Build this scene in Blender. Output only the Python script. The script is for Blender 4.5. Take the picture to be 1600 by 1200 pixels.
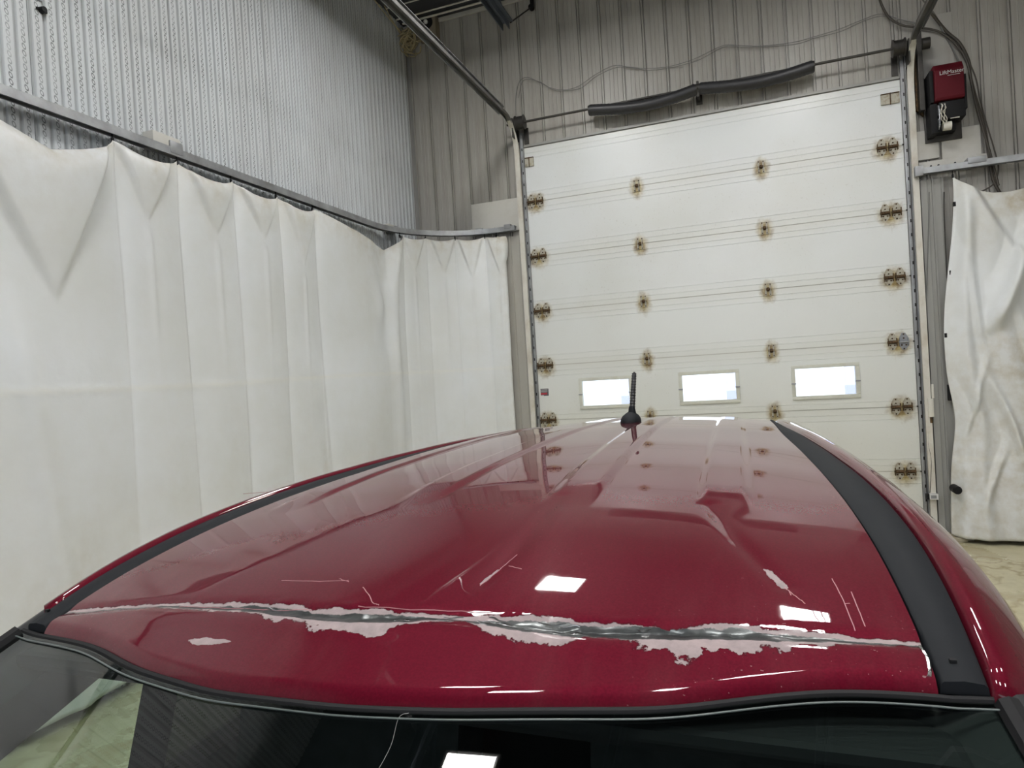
import bpy, bmesh, math, random
import numpy as np
from mathutils import Vector, Matrix, noise as mnoise
random.seed(7); np.random.seed(7)
for o in list(bpy.data.objects): bpy.data.objects.remove(o, do_unlink=True)
S = bpy.context.scene; COL = S.collection
# ------------------------------------------------------------------ camera
F_PX = 1051.75; YAW, PIT, ROL = -.3475, -.0095, -.061
CAM = np.array([2.22894, -7.202697, 1.71776])
cy_, sy_ = math.cos(YAW), math.sin(YAW)
FW = np.array([sy_*math.cos(PIT), cy_*math.cos(PIT), math.sin(PIT)])
r0 = np.array([cy_, -sy_, 0.]); u0 = np.cross(r0, FW)
RT = math.cos(ROL)*r0 + math.sin(ROL)*u0
UP = -math.sin(ROL)*r0 + math.cos(ROL)*u0
cd = bpy.data.cameras.new('camera'); cam = bpy.data.objects.new('camera', cd); COL.objects.link(cam)
cd.sensor_width = 36; cd.lens = F_PX*36/1600; cd.clip_start = .02
cam.matrix_world = Matrix(((RT[0], UP[0], -FW[0], CAM[0]), (RT[1], UP[1], -FW[1], CAM[1]), (RT[2], UP[2], -FW[2], CAM[2]), (0, 0, 0, 1)))
S.camera = cam
def at(px, py, ax, val):            # photo pixel -> point on the plane  axis = val
    d = FW + (px-800)/F_PX*RT - (py-600)/F_PX*UP
    t = (val-CAM[ax])/d[ax]
    return Vector(CAM + d*t)
# ------------------------------------------------------------------ world, exposure
W = bpy.data.worlds.new('sky'); S.world = W; W.use_nodes = True
bg = W.node_tree.nodes['Background']; bg.inputs[0].default_value = (.86, .92, 1, 1); bg.inputs[1].default_value = 1.7
S.view_settings.view_transform = 'Standard'; S.view_settings.look = 'None'; S.view_settings.gamma = 1
S.view_settings.use_curve_mapping = False
S.view_settings.exposure = 0.50
LAMP = 53.0
pl = bpy.data.lights.new('doorway_portal', 'AREA'); pl.shape = 'RECTANGLE'; pl.size = 3.6; pl.size_y = 4.3; pl.cycles.is_portal = True
po = bpy.data.objects.new('doorway_portal', pl); COL.objects.link(po); po.location = (1.8, -11.9, 2.15); po.rotation_euler = (math.radians(90), 0, 0)
# ------------------------------------------------------------------ materials
def nodes(m): m.use_nodes = True; return m.node_tree.nodes, m.node_tree.links
def mat(name, col, rough=.5, metal=0., var=.0, scale=3., dirt=None, dirt_amt=.0, dirt_scale=2., stretch=(1, 1, 1), coat=0., bump=0., bump_scale=40., spec=.5, emit=None):
    m = bpy.data.materials.new(name); N, L = nodes(m); b = N['Principled BSDF']
    b.inputs['Base Color'].default_value = (*col, 1); b.inputs['Roughness'].default_value = rough
    b.inputs['Metallic'].default_value = metal; b.inputs['Coat Weight'].default_value = coat
    b.inputs['Specular IOR Level'].default_value = spec
    if emit: b.inputs['Emission Color'].default_value = (*emit[:3], 1); b.inputs['Emission Strength'].default_value = emit[3]
    if var or dirt or bump:
        tc = N.new('ShaderNodeTexCoord'); mp = N.new('ShaderNodeMapping'); mp.inputs['Scale'].default_value = stretch
        L.new(tc.outputs['Object'], mp.inputs[0]); src = None
        if var:
            n = N.new('ShaderNodeTexNoise'); n.inputs['Scale'].default_value = scale; n.inputs['Detail'].default_value = 5
            L.new(mp.outputs[0], n.inputs[0])
            r = N.new('ShaderNodeValToRGB'); r.color_ramp.elements[0].position = .3; r.color_ramp.elements[1].position = .7
            r.color_ramp.elements[0].color = (*[c*(1-var) for c in col], 1); r.color_ramp.elements[1].color = (*[min(1, c*(1+var)) for c in col], 1)
            L.new(n.outputs[0], r.inputs[0]); src = r.outputs[0]
        if dirt:
            n = N.new('ShaderNodeTexNoise'); n.inputs['Scale'].default_value = dirt_scale; n.inputs['Detail'].default_value = 8; n.inputs['Roughness'].default_value = .65
            L.new(mp.outputs[0], n.inputs[0])
            r = N.new('ShaderNodeMapRange'); r.inputs[1].default_value = .48; r.inputs[2].default_value = .75; r.inputs[4].default_value = dirt_amt
            L.new(n.outputs[0], r.inputs[0])
            mx = N.new('ShaderNodeMix'); mx.data_type = 'RGBA'; mx.inputs[6].default_value = (*col, 1); mx.inputs[7].default_value = (*dirt, 1)
            if src: L.new(src, mx.inputs[6])
            L.new(r.outputs[0], mx.inputs[0]); src = mx.outputs[2]
        if src: L.new(src, b.inputs['Base Color'])
        if bump:
            n = N.new('ShaderNodeTexNoise'); n.inputs['Scale'].default_value = bump_scale; n.inputs['Detail'].default_value = 4
            L.new(mp.outputs[0], n.inputs[0]); bn = N.new('ShaderNodeBump'); bn.inputs['Strength'].default_value = bump; bn.inputs['Distance'].default_value = .01
            L.new(n.outputs[0], bn.inputs['Height']); L.new(bn.outputs[0], b.inputs['Normal'])
    return m
def math_node(N, L, op, a, b=None, c=None, clamp=False):
    n = N.new('ShaderNodeMath'); n.operation = op; n.use_clamp = clamp
    for i, x in enumerate((a, b, c)):
        if x is None: continue
        if hasattr(x, 'links') or hasattr(x, 'is_output'): L.new(x, n.inputs[i])
        else: n.inputs[i].default_value = x
    return n.outputs[0]
def ramp01(N, L, x, a, b, lo=0., hi=1., smooth=False):
    n = N.new('ShaderNodeMapRange'); n.inputs[1].default_value = a; n.inputs[2].default_value = b; n.inputs[3].default_value = lo; n.inputs[4].default_value = hi
    if smooth: n.interpolation_type = 'SMOOTHSTEP'
    L.new(x, n.inputs[0]); return n.outputs[0]
def mixc(N, L, f, a, b):
    n = N.new('ShaderNodeMix'); n.data_type = 'RGBA'
    for i, x in ((0, f), (6, a), (7, b)):
        if hasattr(x, 'is_output'): L.new(x, n.inputs[i])
        elif i == 0: n.inputs[0].default_value = x
        else: n.inputs[i].default_value = (*x, 1)
    return n.outputs[2]
def noise_out(N, L, vec, scale, detail=5, rough=.5):
    n = N.new('ShaderNodeTexNoise'); n.inputs['Scale'].default_value = scale; n.inputs['Detail'].default_value = detail; n.inputs['Roughness'].default_value = rough
    if vec is not None: L.new(vec, n.inputs[0])
    return n.outputs[0]
M = {}
M['wall'] = mat('liner_panel_paint', (.34, .328, .30), .42, 0, .10, 1.2, (.14, .12, .085), .5, 1.6, (3, 3, .35), bump=.03, bump_scale=6)
M['galv'] = mat('galvanised_steel', (.34, .35, .36), .42, .7, .2, 8, (.16, .14, .11), .4, 5)
M['track_dark'] = mat('weathered_galvanised_track', (.15, .15, .145), .5, .5, .2, 6, (.10, .08, .05), .5, 4)
M['track_white'] = mat('cream_painted_track', (.60, .585, .53), .45, 0, .08, 6, (.28, .20, .10), .45, 7, (1, 1, .6))
M['white_plate'] = mat('white_plate_paint', (.50, .49, .455), .5, 0, .06, 2, (.30, .27, .20), .35, 3)
M['pilaster'] = mat('grey_beige_steel_trim', (.37, .36, .325), .5, 0, .07, 2, (.2, .18, .13), .4, 2, (1, 1, .4))
M['pilaster_r'] = mat('grey_steel_trim', (.29, .29, .275), .45, 0, .07, 2, (.16, .14, .10), .45, 2, (1, 1, .4))
M['black'] = mat('black_rubber', (.010, .010, .011), .6, spec=.2)
M['spring'] = mat('black_spring_sleeve', (.018, .018, .02), .45, 0, .3, 20)
M['rust'] = mat('rusted_steel', (.075, .042, .018), .75, .2, .5, 40, (.20, .13, .04), .7, 60)
M['hingewhite'] = mat('rust_stained_white_hinge', (.42, .40, .33), .5, 0, .1, 20, (.15, .085, .02), .9, 30)
M['zinc'] = mat('zinc_steel', (.30, .31, .33), .4, .7, .1, 20)
M['darksteel'] = mat('dark_oiled_steel', (.045, .042, .038), .45, .5, .2, 15)
M['redcover'] = mat('dark_red_cover', (.09, .005, .011), .6, 0, .05, 5, spec=.2)
M['whiteprint'] = mat('white_print', (.6, .6, .6), .5)
M['redprint'] = mat('red_print', (.40, .03, .05), .5)
M['greyprint'] = mat('dark_grey_print', (.09, .09, .10), .5)
M['ceiling'] = mat('dark_ceiling', (.035, .036, .042), .7, 0, .2, 1)
M['beam'] = mat('blue_grey_steel', (.085, .10, .125), .5, .1, .1, 6)
M['cable_grey'] = mat('grey_cable', (.16, .16, .155), .6)
M['cable_brown'] = mat('grimy_brown_cable', (.05, .043, .034), .6)
M['straw'] = mat('tan_wire', (.42, .36, .22), .7)
M['tan'] = mat('tan_box', (.20, .17, .12), .7)
M['molding'] = mat('charcoal_plastic', (.013, .0145, .017), .6, 0, .06, 30, spec=.10)
M['sill'] = mat('cracked_concrete', (.36, .33, .25), .8, 0, .15, 8, (.2, .15, .06), .6, 6)
M['housing'] = mat('lamp_housing', (.6, .6, .6), .5)
M['lamp'] = mat('lamp_diffuser', (.8, .8, .8), .5, emit=(1, .985, .96, LAMP))
M['pillarblack'] = mat('black_pillar_trim', (.014, .014, .016), .45, spec=.3)
M['interior'] = mat('black_cabin_trim', (.012, .012, .014), .8)
M['seat'] = mat('dark_seat_fabric', (.02, .02, .022), .9, 0, .3, 30)
M['tyre'] = mat('tyre_rubber', (.015, .015, .015), .8)
M['alloy'] = mat('alloy_rim', (.45, .45, .46), .3, .9)
M['lens'] = mat('clear_lamp_lens', (.55, .56, .58), .08, .3, coat=1)
M['redlens'] = mat('red_lamp_lens', (.35, .01, .01), .1, coat=1)
M['wallother'] = mat('far_wall_paint', (.34, .335, .32), .5, 0, .08, .6)
M['snow'] = mat('outside_ground', (.75, .77, .8), .9)
# perforated corrugated sheet
def perf():
    m = bpy.data.materials.new('perforated_corrugated_sheet'); N, L = nodes(m); b = N['Principled BSDF']
    tc = N.new('ShaderNodeTexCoord'); sp = N.new('ShaderNodeSeparateXYZ'); L.new(tc.outputs['Object'], sp.inputs[0])
    y = math_node(N, L, 'FRACT', math_node(N, L, 'DIVIDE', sp.outputs[1], .082))
    yy = math_node(N, L, 'MULTIPLY', math_node(N, L, 'SUBTRACT', y, .64), .082)
    zf = math_node(N, L, 'FRACT', math_node(N, L, 'DIVIDE', sp.outputs[2], .038))
    zz = math_node(N, L, 'MULTIPLY', math_node(N, L, 'SUBTRACT', zf, .5), .038)
    # slanted oval ring
    sl = math_node(N, L, 'MULTIPLY', zz, .25)
    yq = math_node(N, L, 'ADD', yy, sl)
    r = math_node(N, L, 'SQRT', math_node(N, L, 'ADD', math_node(N, L, 'POWER', math_node(N, L, 'ABSOLUTE', math_node(N, L, 'MULTIPLY', yq, 1.35)), 2), math_node(N, L, 'POWER', math_node(N, L, 'ABSOLUTE', math_node(N, L, 'MULTIPLY', zz, .80)), 2)))
    ring = math_node(N, L, 'ABSOLUTE', math_node(N, L, 'SUBTRACT', r, .0110))
    mask = ramp01(N, L, ring, .0022, .0042, 1, 0)
    nz = noise_out(N, L, tc.outputs['Object'], 5, 3)
    mask = math_node(N, L, 'MULTIPLY', mask, ramp01(N, L, nz, .3, .62, .35, .85))
    mp = N.new('ShaderNodeMapping'); mp.inputs['Scale'].default_value = (1, 1, .35); L.new(tc.outputs['Object'], mp.inputs[0])
    n2 = noise_out(N, L, mp.outputs[0], 1.3, 6)
    base = mixc(N, L, ramp01(N, L, n2, .35, .7), (.55, .58, .60), (.46, .465, .465))
    g = ramp01(N, L, y, .24, .30, .6, 1)       # darker tone in the grooves
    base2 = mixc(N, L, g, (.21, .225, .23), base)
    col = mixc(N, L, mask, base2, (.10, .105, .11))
    L.new(col, b.inputs['Base Color']); b.inputs['Roughness'].default_value = .55; b.inputs['Metallic'].default_value = 0; b.inputs['Specular IOR Level'].default_value = .2
    return m
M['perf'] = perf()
def glass(name, tint, refl=1.0, rough=.0):
    m = bpy.data.materials.new(name); N, L = nodes(m); N.remove(N['Principled BSDF']); out = N['Material Output']
    t = N.new('ShaderNodeBsdfTransparent'); t.inputs[0].default_value = (*tint, 1)
    g = N.new('ShaderNodeBsdfGlossy'); g.inputs['Roughness'].default_value = rough; g.inputs[0].default_value = (refl, refl, refl, 1)
    f = N.new('ShaderNodeFresnel'); ge = N.new('ShaderNodeNewGeometry'); L.new(ramp01(N, L, ge.outputs['Backfacing'], 0, 1, 1.45, 1/1.45), f.inputs[0])
    x = N.new('ShaderNodeMixShader'); L.new(f.outputs[0], x.inputs[0]); L.new(t.outputs[0], x.inputs[1]); L.new(g.outputs[0], x.inputs[2]); L.new(x.outputs[0], out.inputs[0])
    return m
M['windshield'] = glass('windshield_glass', (.50, .59, .56), 1, .01)
M['sideglass'] = glass('side_glass', (.80, .90, .82), 1, .0)
M['privacy'] = glass('tinted_glass', (.05, .055, .06), 1, .0)
M['reveal_tint'] = glass('blue_tinted_reveal_strip', (.80, .80, .86), .3, .2)  # bluish daylight on the window reveal, put into the tint
M['pane'] = glass('window_pane', (.93, .95, .97), 1, .02)
# ------------------------------------------------------------------ mesh builder
class MB:
    def __init__(s): s.v = []; s.f = []
    def add(s, vs, fs):
        o = len(s.v); s.v += [tuple(p) for p in vs]; s.f += [tuple(i+o for i in f) for f in fs]; return s
    def box(s, a, b, bev=0.):
        x0, y0, z0 = (min(a[i], b[i]) for i in range(3)); x1, y1, z1 = (max(a[i], b[i]) for i in range(3))
        if bev > 0:
            e = min(bev, (x1-x0)/2.01, (y1-y0)/2.01, (z1-z0)/2.01); bm = bmesh.new()
            bmesh.ops.create_cube(bm, size=1); 
            for v in bm.verts: v.co = ((x0+x1)/2+v.co.x*(x1-x0), (y0+y1)/2+v.co.y*(y1-y0), (z0+z1)/2+v.co.z*(z1-z0))
            bmesh.ops.bevel(bm, geom=bm.edges[:], offset=e, segments=2, affect='EDGES', profile=.6)
            bm.verts.index_update(); s.add([v.co for v in bm.verts], [[v.index for v in f.verts] for f in bm.faces]); bm.free(); return s
        vs = [(x, y, z) for z in (z0, z1) for y in (y0, y1) for x in (x0, x1)]
        return s.add(vs, [(0, 2, 3, 1), (4, 5, 7, 6), (0, 1, 5, 4), (2, 6, 7, 3), (0, 4, 6, 2), (1, 3, 7, 5)])
    def cyl(s, a, b, r, r2=None, n=16, cap=True):
        a = Vector(a); b = Vector(b); r2 = r if r2 is None else r2; d = (b-a).normalized()
        x = d.orthogonal().normalized(); y = d.cross(x)
        vs = [a+(x*math.cos(t)+y*math.sin(t))*r for t in [2*math.pi*i/n for i in range(n)]] + [b+(x*math.cos(t)+y*math.sin(t))*r2 for t in [2*math.pi*i/n for i in range(n)]]
        fs = [(i, (i+1) % n, n+(i+1) % n, n+i) for i in range(n)]
        if cap: fs += [tuple(range(n))[::-1], tuple(range(n, 2*n))]
        return s.add(vs, fs)
    def tube(s, pts, r, n=8, radii=None):
        pts = [Vector(p) for p in pts]; m = len(pts); t0 = (pts[1]-pts[0]).normalized(); x = t0.orthogonal().normalized(); vs = []
        for i, p in enumerate(pts):
            t = (pts[min(i+1, m-1)]-pts[max(i-1, 0)]).normalized(); x = (x-t*x.dot(t)).normalized(); y = t.cross(x); q = radii[i] if radii else r
            vs += [p+(x*math.cos(a)+y*math.sin(a))*q for a in [2*math.pi*k/n for k in range(n)]]
        fs = [(i*n+k, i*n+(k+1) % n, (i+1)*n+(k+1) % n, (i+1)*n+k) for i in range(m-1) for k in range(n)]
        fs += [tuple(range(n))[::-1], tuple(range((m-1)*n, m*n))]
        return s.add(vs, fs)
    def prism(s, poly, ax, a, b):       # closed polygon (2D) extruded along axis ax from a to b
        o = [i for i in range(3) if i != ax]; n = len(poly); vs = []
        for t in (a, b):
            for p in poly:
                q = [0, 0, 0]; q[ax] = t; q[o[0]] = p[0]; q[o[1]] = p[1]; vs.append(q)
        return s.add(vs, [tuple(range(n)), tuple(range(n, 2*n))[::-1]] + [(i, n+i, n+(i+1) % n, (i+1) % n) for i in range(n)])
    def sweep(s, prof, frames):         # frames: (origin, xdir, ydir)
        n = len(prof); m = len(frames); vs = [Vector(o)+Vector(x)*p[0]+Vector(y)*p[1] for o, x, y in frames for p in prof]
        fs = [(i*n+k, i*n+(k+1) % n, (i+1)*n+(k+1) % n, (i+1)*n+k) for i in range(m-1) for k in range(n)]
        fs += [tuple(range(n))[::-1], tuple(range((m-1)*n, m*n))]
        return s.add(vs, fs)
    def grid(s, fn, nu, nv):
        vs = [fn(i/nu, j/nv) for j in range(nv+1) for i in range(nu+1)]
        return s.add(vs, [(j*(nu+1)+i, j*(nu+1)+i+1, (j+1)*(nu+1)+i+1, (j+1)*(nu+1)+i) for j in range(nv) for i in range(nu)])
    def mesh(s, name, smooth=False):
        me = bpy.data.meshes.new(name); me.from_pydata([tuple(v) for v in s.v], [], s.f)
        bm = bmesh.new(); bm.from_mesh(me); bmesh.ops.recalc_face_normals(bm, faces=bm.faces); bm.to_mesh(me); bm.free()
        if smooth:
            me.polygons.foreach_set('use_smooth', [True]*len(me.polygons))
            if smooth != 'all': me.set_sharp_from_angle(angle=math.radians(40))
        me.update(); return me
    def build(s, name, material, parent=None, smooth=False, label=None):
        me = s.mesh(name, smooth); me.materials.append(material); return link(name, me, parent, label)
def link(name, me, parent=None, label=None):
    o = bpy.data.objects.new(name, me); COL.objects.link(o)
    if parent: o.parent = parent
    if label: o['label'] = label
    return o
def place(o, parent):       # geometry given in world coordinates: keep it there under an offset parent
    o.location = -parent.location
    return o
def empty(name, loc=(0, 0, 0)):
    o = bpy.data.objects.new(name, None); o.empty_display_size = .1; COL.objects.link(o); o.location = loc; return o
def tag(o, label, cat, group=None, kind=None):
    if label: o['label'] = label
    if cat: o['category'] = cat
    if group: o['group'] = group
    if kind: o['kind'] = kind
    return o
def thing(name, label, cat, loc=(0, 0, 0), group=None): return tag(empty(name, loc), label, cat, group)
def spline(pts, k=8):
    P = [Vector(p) for p in pts]; out = []
    for i in range(len(P)-1):
        a = P[max(i-1, 0)]; b = P[i]; c = P[i+1]; d = P[min(i+2, len(P)-1)]
        for j in range(k):
            t = j/k; out.append(.5*((2*b)+(c-a)*t+(2*a-5*b+4*c-d)*t*t+(3*b-a-3*c+d)*t**3))
    out.append(P[-1]); return out
# ------------------------------------------------------------------ room dimensions
XL, XR, YF, ZC = -1.455, 8.2, -11.8, 5.93
SEC = .61; DX0, DX1, DZ = -.065, 3.635, 4.27
# floor
def floor_mat():
    m = bpy.data.materials.new('wet_stained_concrete'); N, L = nodes(m); b = N['Principled BSDF']
    tc = N.new('ShaderNodeTexCoord'); v = tc.outputs['Object']
    a = noise_out(N, L, v, 1.1, 8, .6); c = noise_out(N, L, v, 6, 8, .7)
    base = mixc(N, L, ramp01(N, L, c, .35, .7), (.58, .54, .37), (.45, .41, .26))
    w = N.new('ShaderNodeTexNoise'); w.inputs['Scale'].default_value = 1.6; w.inputs['Detail'].default_value = 4; w.inputs['Distortion'].default_value = .6; L.new(v, w.inputs[0])
    stain = ramp01(N, L, math_node(N, L, 'ABSOLUTE', math_node(N, L, 'SUBTRACT', w.outputs[0], .5)), .0, .035, 1, 0)
    pm_ = ramp01(N, L, noise_out(N, L, v, .7, 3), .48, .62, .08, .8)
    col = mixc(N, L, math_node(N, L, 'MULTIPLY', stain, pm_), base, (.27, .20, .08))
    col = mixc(N, L, ramp01(N, L, a, .5, .62, 0, .55), col, (.33, .26, .12))
    L.new(col, b.inputs['Base Color']); L.new(ramp01(N, L, a, .4, .6, .5, .18), b.inputs['Roughness'])
    return m
M['floor'] = floor_mat()
fl = MB().box((XL-.2, YF-.2, -.15), (XR+.2, .3, 0)).build('floor', M['floor']); fl['kind'] = 'structure'
ce = MB().box((XL-.2, YF-.2, ZC), (XR+.2, .3, ZC+.15)).build('ceiling', M['ceiling']); ce['kind'] = 'structure'
# left wall: corrugated perforated sheets
def corr(n):
    P = .082; prof = []
    for k in range(n):
        o = k*P; prof += [(o, .0), (o+.004, -.013), (o+.020, -.013), (o+.026, 0)]
    prof.append((n*P, 0)); b = MB(); vs = []; fs = []
    for (y, x) in prof: vs += [(x, y, 0), (x, y, ZC)]
    for i in range(len(prof)-1): fs.append((2*i, 2*i+2, 2*i+3, 2*i+1))
    # back and ends for thickness
    b.add(vs, fs); me = bpy.data.meshes.new('panel'); me.from_pydata(b.v, [], b.f); me.materials.append(M['perf'])
    return me
wl = empty('wall_left', (XL, 0, 0)); wl['kind'] = 'structure'
back = MB().box((XL-.2, YF-.2, 0), (XL-.02, .2, ZC)).build('backing', M['wallother'], wl); place(back, wl)
me12 = corr(12); w12 = 12*.082; y = -3.560
y0 = y
while y0 > YF: y0 -= w12
k = 0
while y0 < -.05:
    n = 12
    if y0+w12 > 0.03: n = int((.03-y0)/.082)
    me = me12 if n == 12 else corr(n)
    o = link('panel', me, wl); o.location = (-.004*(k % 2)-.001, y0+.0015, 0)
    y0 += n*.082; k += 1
    if n < 12: break
# back wall: liner panels
wb = empty('wall_back', (0, 0, 0)); wb['kind'] = 'structure'
b = MB(); b.box((XL-.2, .03, 0), (DX0, .2, ZC)); b.box((DX1, .03, 0), (XR+.2, .2, ZC)); b.box((DX0, .03, DZ+.02), (DX1, .2, ZC)); b.build('backing', M['wallother'], wb)
PW = .2275; xs = at(932, 0, 1, 0).x
def pan(w, z0, z1):
    # pan with a standing rib on its left edge, thin minor ribs in the middle
    pr = [(0, .03), (0, .012), (.009, .012), (.012, -.012), (.023, -.012), (.026, .012), (.035, .012), (.038, 0)]
    for q in (.085, .128, .17):
        if q+.01 < w: pr += [(q, 0), (q+.004, -.0022), (q+.008, 0)]
    pr += [(w, 0), (w, .03)]
    m_ = MB(); m_.prism(pr, 2, z0, z1); me = m_.mesh('panel'); me.materials.append(M['wall']); return me
cache = {}
x = xs
while x > XL-.05: x -= PW
while x < XR:
    x0, x1 = x, x+PW-.0015; a = max(x0, XL-.01)
    def put(px0, px1, z0, z1):
        w = px1-px0
        if w < .05: return
        key = (round(w, 3), z0)
        if key not in cache: cache[key] = pan(w, z0, z1)
        o = link('panel', cache[key], wb); o.location = (px0, 0, 0)
    if x1 <= DX0 or x0 >= DX1: put(a, x1, 0, ZC)
    elif x0 < DX0 < x1: put(x0, DX0-.001, 0, ZC); put(DX0+.001, x1, DZ+.03, ZC)
    elif x0 < DX1 < x1: put(x0, DX1-.001, DZ+.03, ZC); put(DX1+.001, x1, 0, ZC)
    else: put(x0, x1, DZ+.03, ZC)
    x += PW
MB().box((DX0, -.02, DZ+.003), (DX1, .03, DZ+.028)).build('header_trim', M['pilaster_r'], wb)
o = MB().box((XR, YF, 0), (XR+.2, .0, ZC)).build('wall_right', M['wallother']); o['kind'] = 'structure'
o = MB().box((XL, YF-.2, 0), (.0, YF, ZC)).box((3.6, YF-.2, 0), (XR, YF, ZC)).box((0, YF-.2, 4.3), (3.6, YF, ZC)).build('wall_front', M['wallother']); o['kind'] = 'structure'
# exterior seen through the door windows
o = MB().box((-30, .5, -.2), (35, 40, -.05)).box((-30, -40, -.2), (35, YF-.3, -.05)).build('trim_9', M['snow']); o.name = 'ground'; o['kind'] = 'structure'
# pilasters beside the door
def pilaster(name, x0, x1, mt, z1=3.30):
    pr = [(x0, .0), (x0, -.055), (x0+.05, -.06), (x0+.055, -.045), (x0+(x1-x0)*.48, -.045), (x0+(x1-x0)*.50, -.06), (x0+(x1-x0)*.57, -.06), (x0+(x1-x0)*.59, -.045), (x1-.02, -.045), (x1-.012, -.06), (x1, -.06), (x1, 0)]
    o = MB().prism(pr, 2, 0, z1).build(name, mt); o['kind'] = 'structure'; return o
pilaster('trim_1', -.43, -.155, M['pilaster']); pilaster('trim_2', 3.745, 3.925, M['pilaster_r'])
# ------------------------------------------------------------------ sectional door
D = empty('door_1', (0, 0, 0)); D['kind'] = 'structure'
COLX = [0.0, 1.156, 2.39, 3.536]
def door_mat():
    m = bpy.data.materials.new('rust_stained_white_door_paint'); N, L = nodes(m); b = N['Principled BSDF']
    tc = N.new('ShaderNodeTexCoord'); tc.object = D; v = tc.outputs['Object']; sp = N.new('ShaderNodeSeparateXYZ'); L.new(v, sp.inputs[0])
    X, Z = sp.outputs[0], sp.outputs[2]
    mn = None
    for c, wd in ((.03, 1.), (1.156, 1.5), (2.39, 1.5), (3.50, 1.)):
        d = math_node(N, L, 'MULTIPLY', math_node(N, L, 'ABSOLUTE', math_node(N, L, 'SUBTRACT', X, c)), wd)
        mn = d if mn is None else math_node(N, L, 'MINIMUM', mn, d)
    fz = math_node(N, L, 'MULTIPLY', math_node(N, L, 'FRACT', math_node(N, L, 'ADD', math_node(N, L, 'DIVIDE', Z, SEC), .5)), SEC)   # .305 at the seam
    dz = math_node(N, L, 'SUBTRACT', fz, .285)
    n = noise_out(N, L, v, 14, 6, .6)
    r = math_node(N, L, 'SQRT', math_node(N, L, 'ADD', math_node(N, L, 'POWER', mn, 2), math_node(N, L, 'POWER', math_node(N, L, 'ABSOLUTE', dz), 2)))
    r = math_node(N, L, 'ADD', r, math_node(N, L, 'MULTIPLY', math_node(N, L, 'SUBTRACT', n, .5), -.14))
    blot = ramp01(N, L, r, .035, .150, .95, 0, True)
    mp = N.new('ShaderNodeMapping'); mp.inputs['Scale'].default_value = (60, 60, 1.2); L.new(v, mp.inputs[0])
    dr = noise_out(N, L, mp.outputs[0], 1, 3)
    drip = math_node(N, L, 'MULTIPLY', ramp01(N, L, dr, .60, .68, 0, 1), ramp01(N, L, mn, .03, .075, 1, 0))
    below = math_node(N, L, 'MULTIPLY', ramp01(N, L, dz, -.19, -.02, 0, .7), ramp01(N, L, dz, -.0, .02, 1, 0))
    drip = math_node(N, L, 'MULTIPLY', drip, below)
    msk = math_node(N, L, 'MULTIPLY', math_node(N, L, 'MAXIMUM', blot, drip), ramp01(N, L, Z, 4.05, 4.12, 1, 0))
    cl = noise_out(N, L, v, .8, 4)
    zf = ramp01(N, L, Z, .3, 3.2, 1, 0)
    base = mixc(N, L, math_node(N, L, 'MULTIPLY', zf, .8), (.70, .725, .735), (.66, .67, .615))
    base = mixc(N, L, ramp01(N, L, cl, .45, .7, 0, .35), base, (.55, .545, .48))
    # dark line at the section seams, yellowish band around it
    gz = math_node(N, L, 'ABSOLUTE', math_node(N, L, 'SUBTRACT', fz, .305))
    line = ramp01(N, L, gz, .0, .007, .5, 0)
    near = ramp01(N, L, gz, .02, .14, .10, 0)
    base = mixc(N, L, near, base, (.50, .47, .33))
    base = mixc(N, L, line, base, (.16, .13, .08))
    col = mixc(N, L, msk, base, mixc(N, L, ramp01(N, L, n, .4, .65), (.42, .33, .12), (.17, .10, .03)))
    n3 = noise_out(N, L, v, 45, 3); dust = math_node(N, L, 'MULTIPLY', ramp01(N, L, n3, .62, .7, 0, .25), ramp01(N, L, cl, .4, .6))
    col = mixc(N, L, dust, col, (.36, .33, .26))
    L.new(col, b.inputs['Base Color']); b.inputs['Roughness'].default_value = .3
    bn = N.new('ShaderNodeBump'); bn.inputs['Strength'].default_value = .25; bn.inputs['Distance'].default_value = .004; L.new(noise_out(N, L, v, 55, 3), bn.inputs['Height']); L.new(bn.outputs[0], b.inputs['Normal'])
    return m
M['door'] = door_mat()
def prof_part(z0, z1, g):
    pts = [(.04, 0), (.012, 0), (.012, z0), (0, z0)] if z0 < .01 else [(.04, z0), (0, z0)]
    for q in g:
        if z0+.004 < q < z1-.008: pts += [(0, q-.003), (.0035, q), (0, q+.004)]
    pts += [(0, z1), (.012, z1), (.012, SEC), (.04, SEC)] if z1 > SEC-.01 else [(0, z1), (.04, z1)]
    return pts
G = (.055, .115, .49, .545)
WIN = [(.40, .985), (1.47, 2.07), (2.56, 3.165)]; WZ0, WZ1 = .105, .445
pm = MB().prism(prof_part(.0015, SEC-.0015, G), 0, DX0, DX1).mesh('panel'); pm.materials.append(M['door'])
wm_ = MB(); wm_.prism(prof_part(.0015, WZ0, G), 0, DX0, DX1); wm_.prism(prof_part(WZ1, SEC-.0015, G), 0, DX0, DX1)
ed = [DX0]+[e for w in WIN for e in w]+[DX1]
for i in range(0, 8, 2): wm_.box((ed[i], 0, WZ0), (ed[i+1], .04, WZ1))
wmesh = wm_.mesh('panel'); wmesh.materials.append(M['door'])
for k in range(7):
    o = link('panel', wmesh if k == 2 else pm, D, 'door section with three small windows' if k == 2 else None); o.location = (0, 0, k*SEC)
M['winframe'] = mat('window_frame_paint', (.60, .61, .55), .45, 0, .05, 6, (.35, .3, .18), .3, 8)
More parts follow.
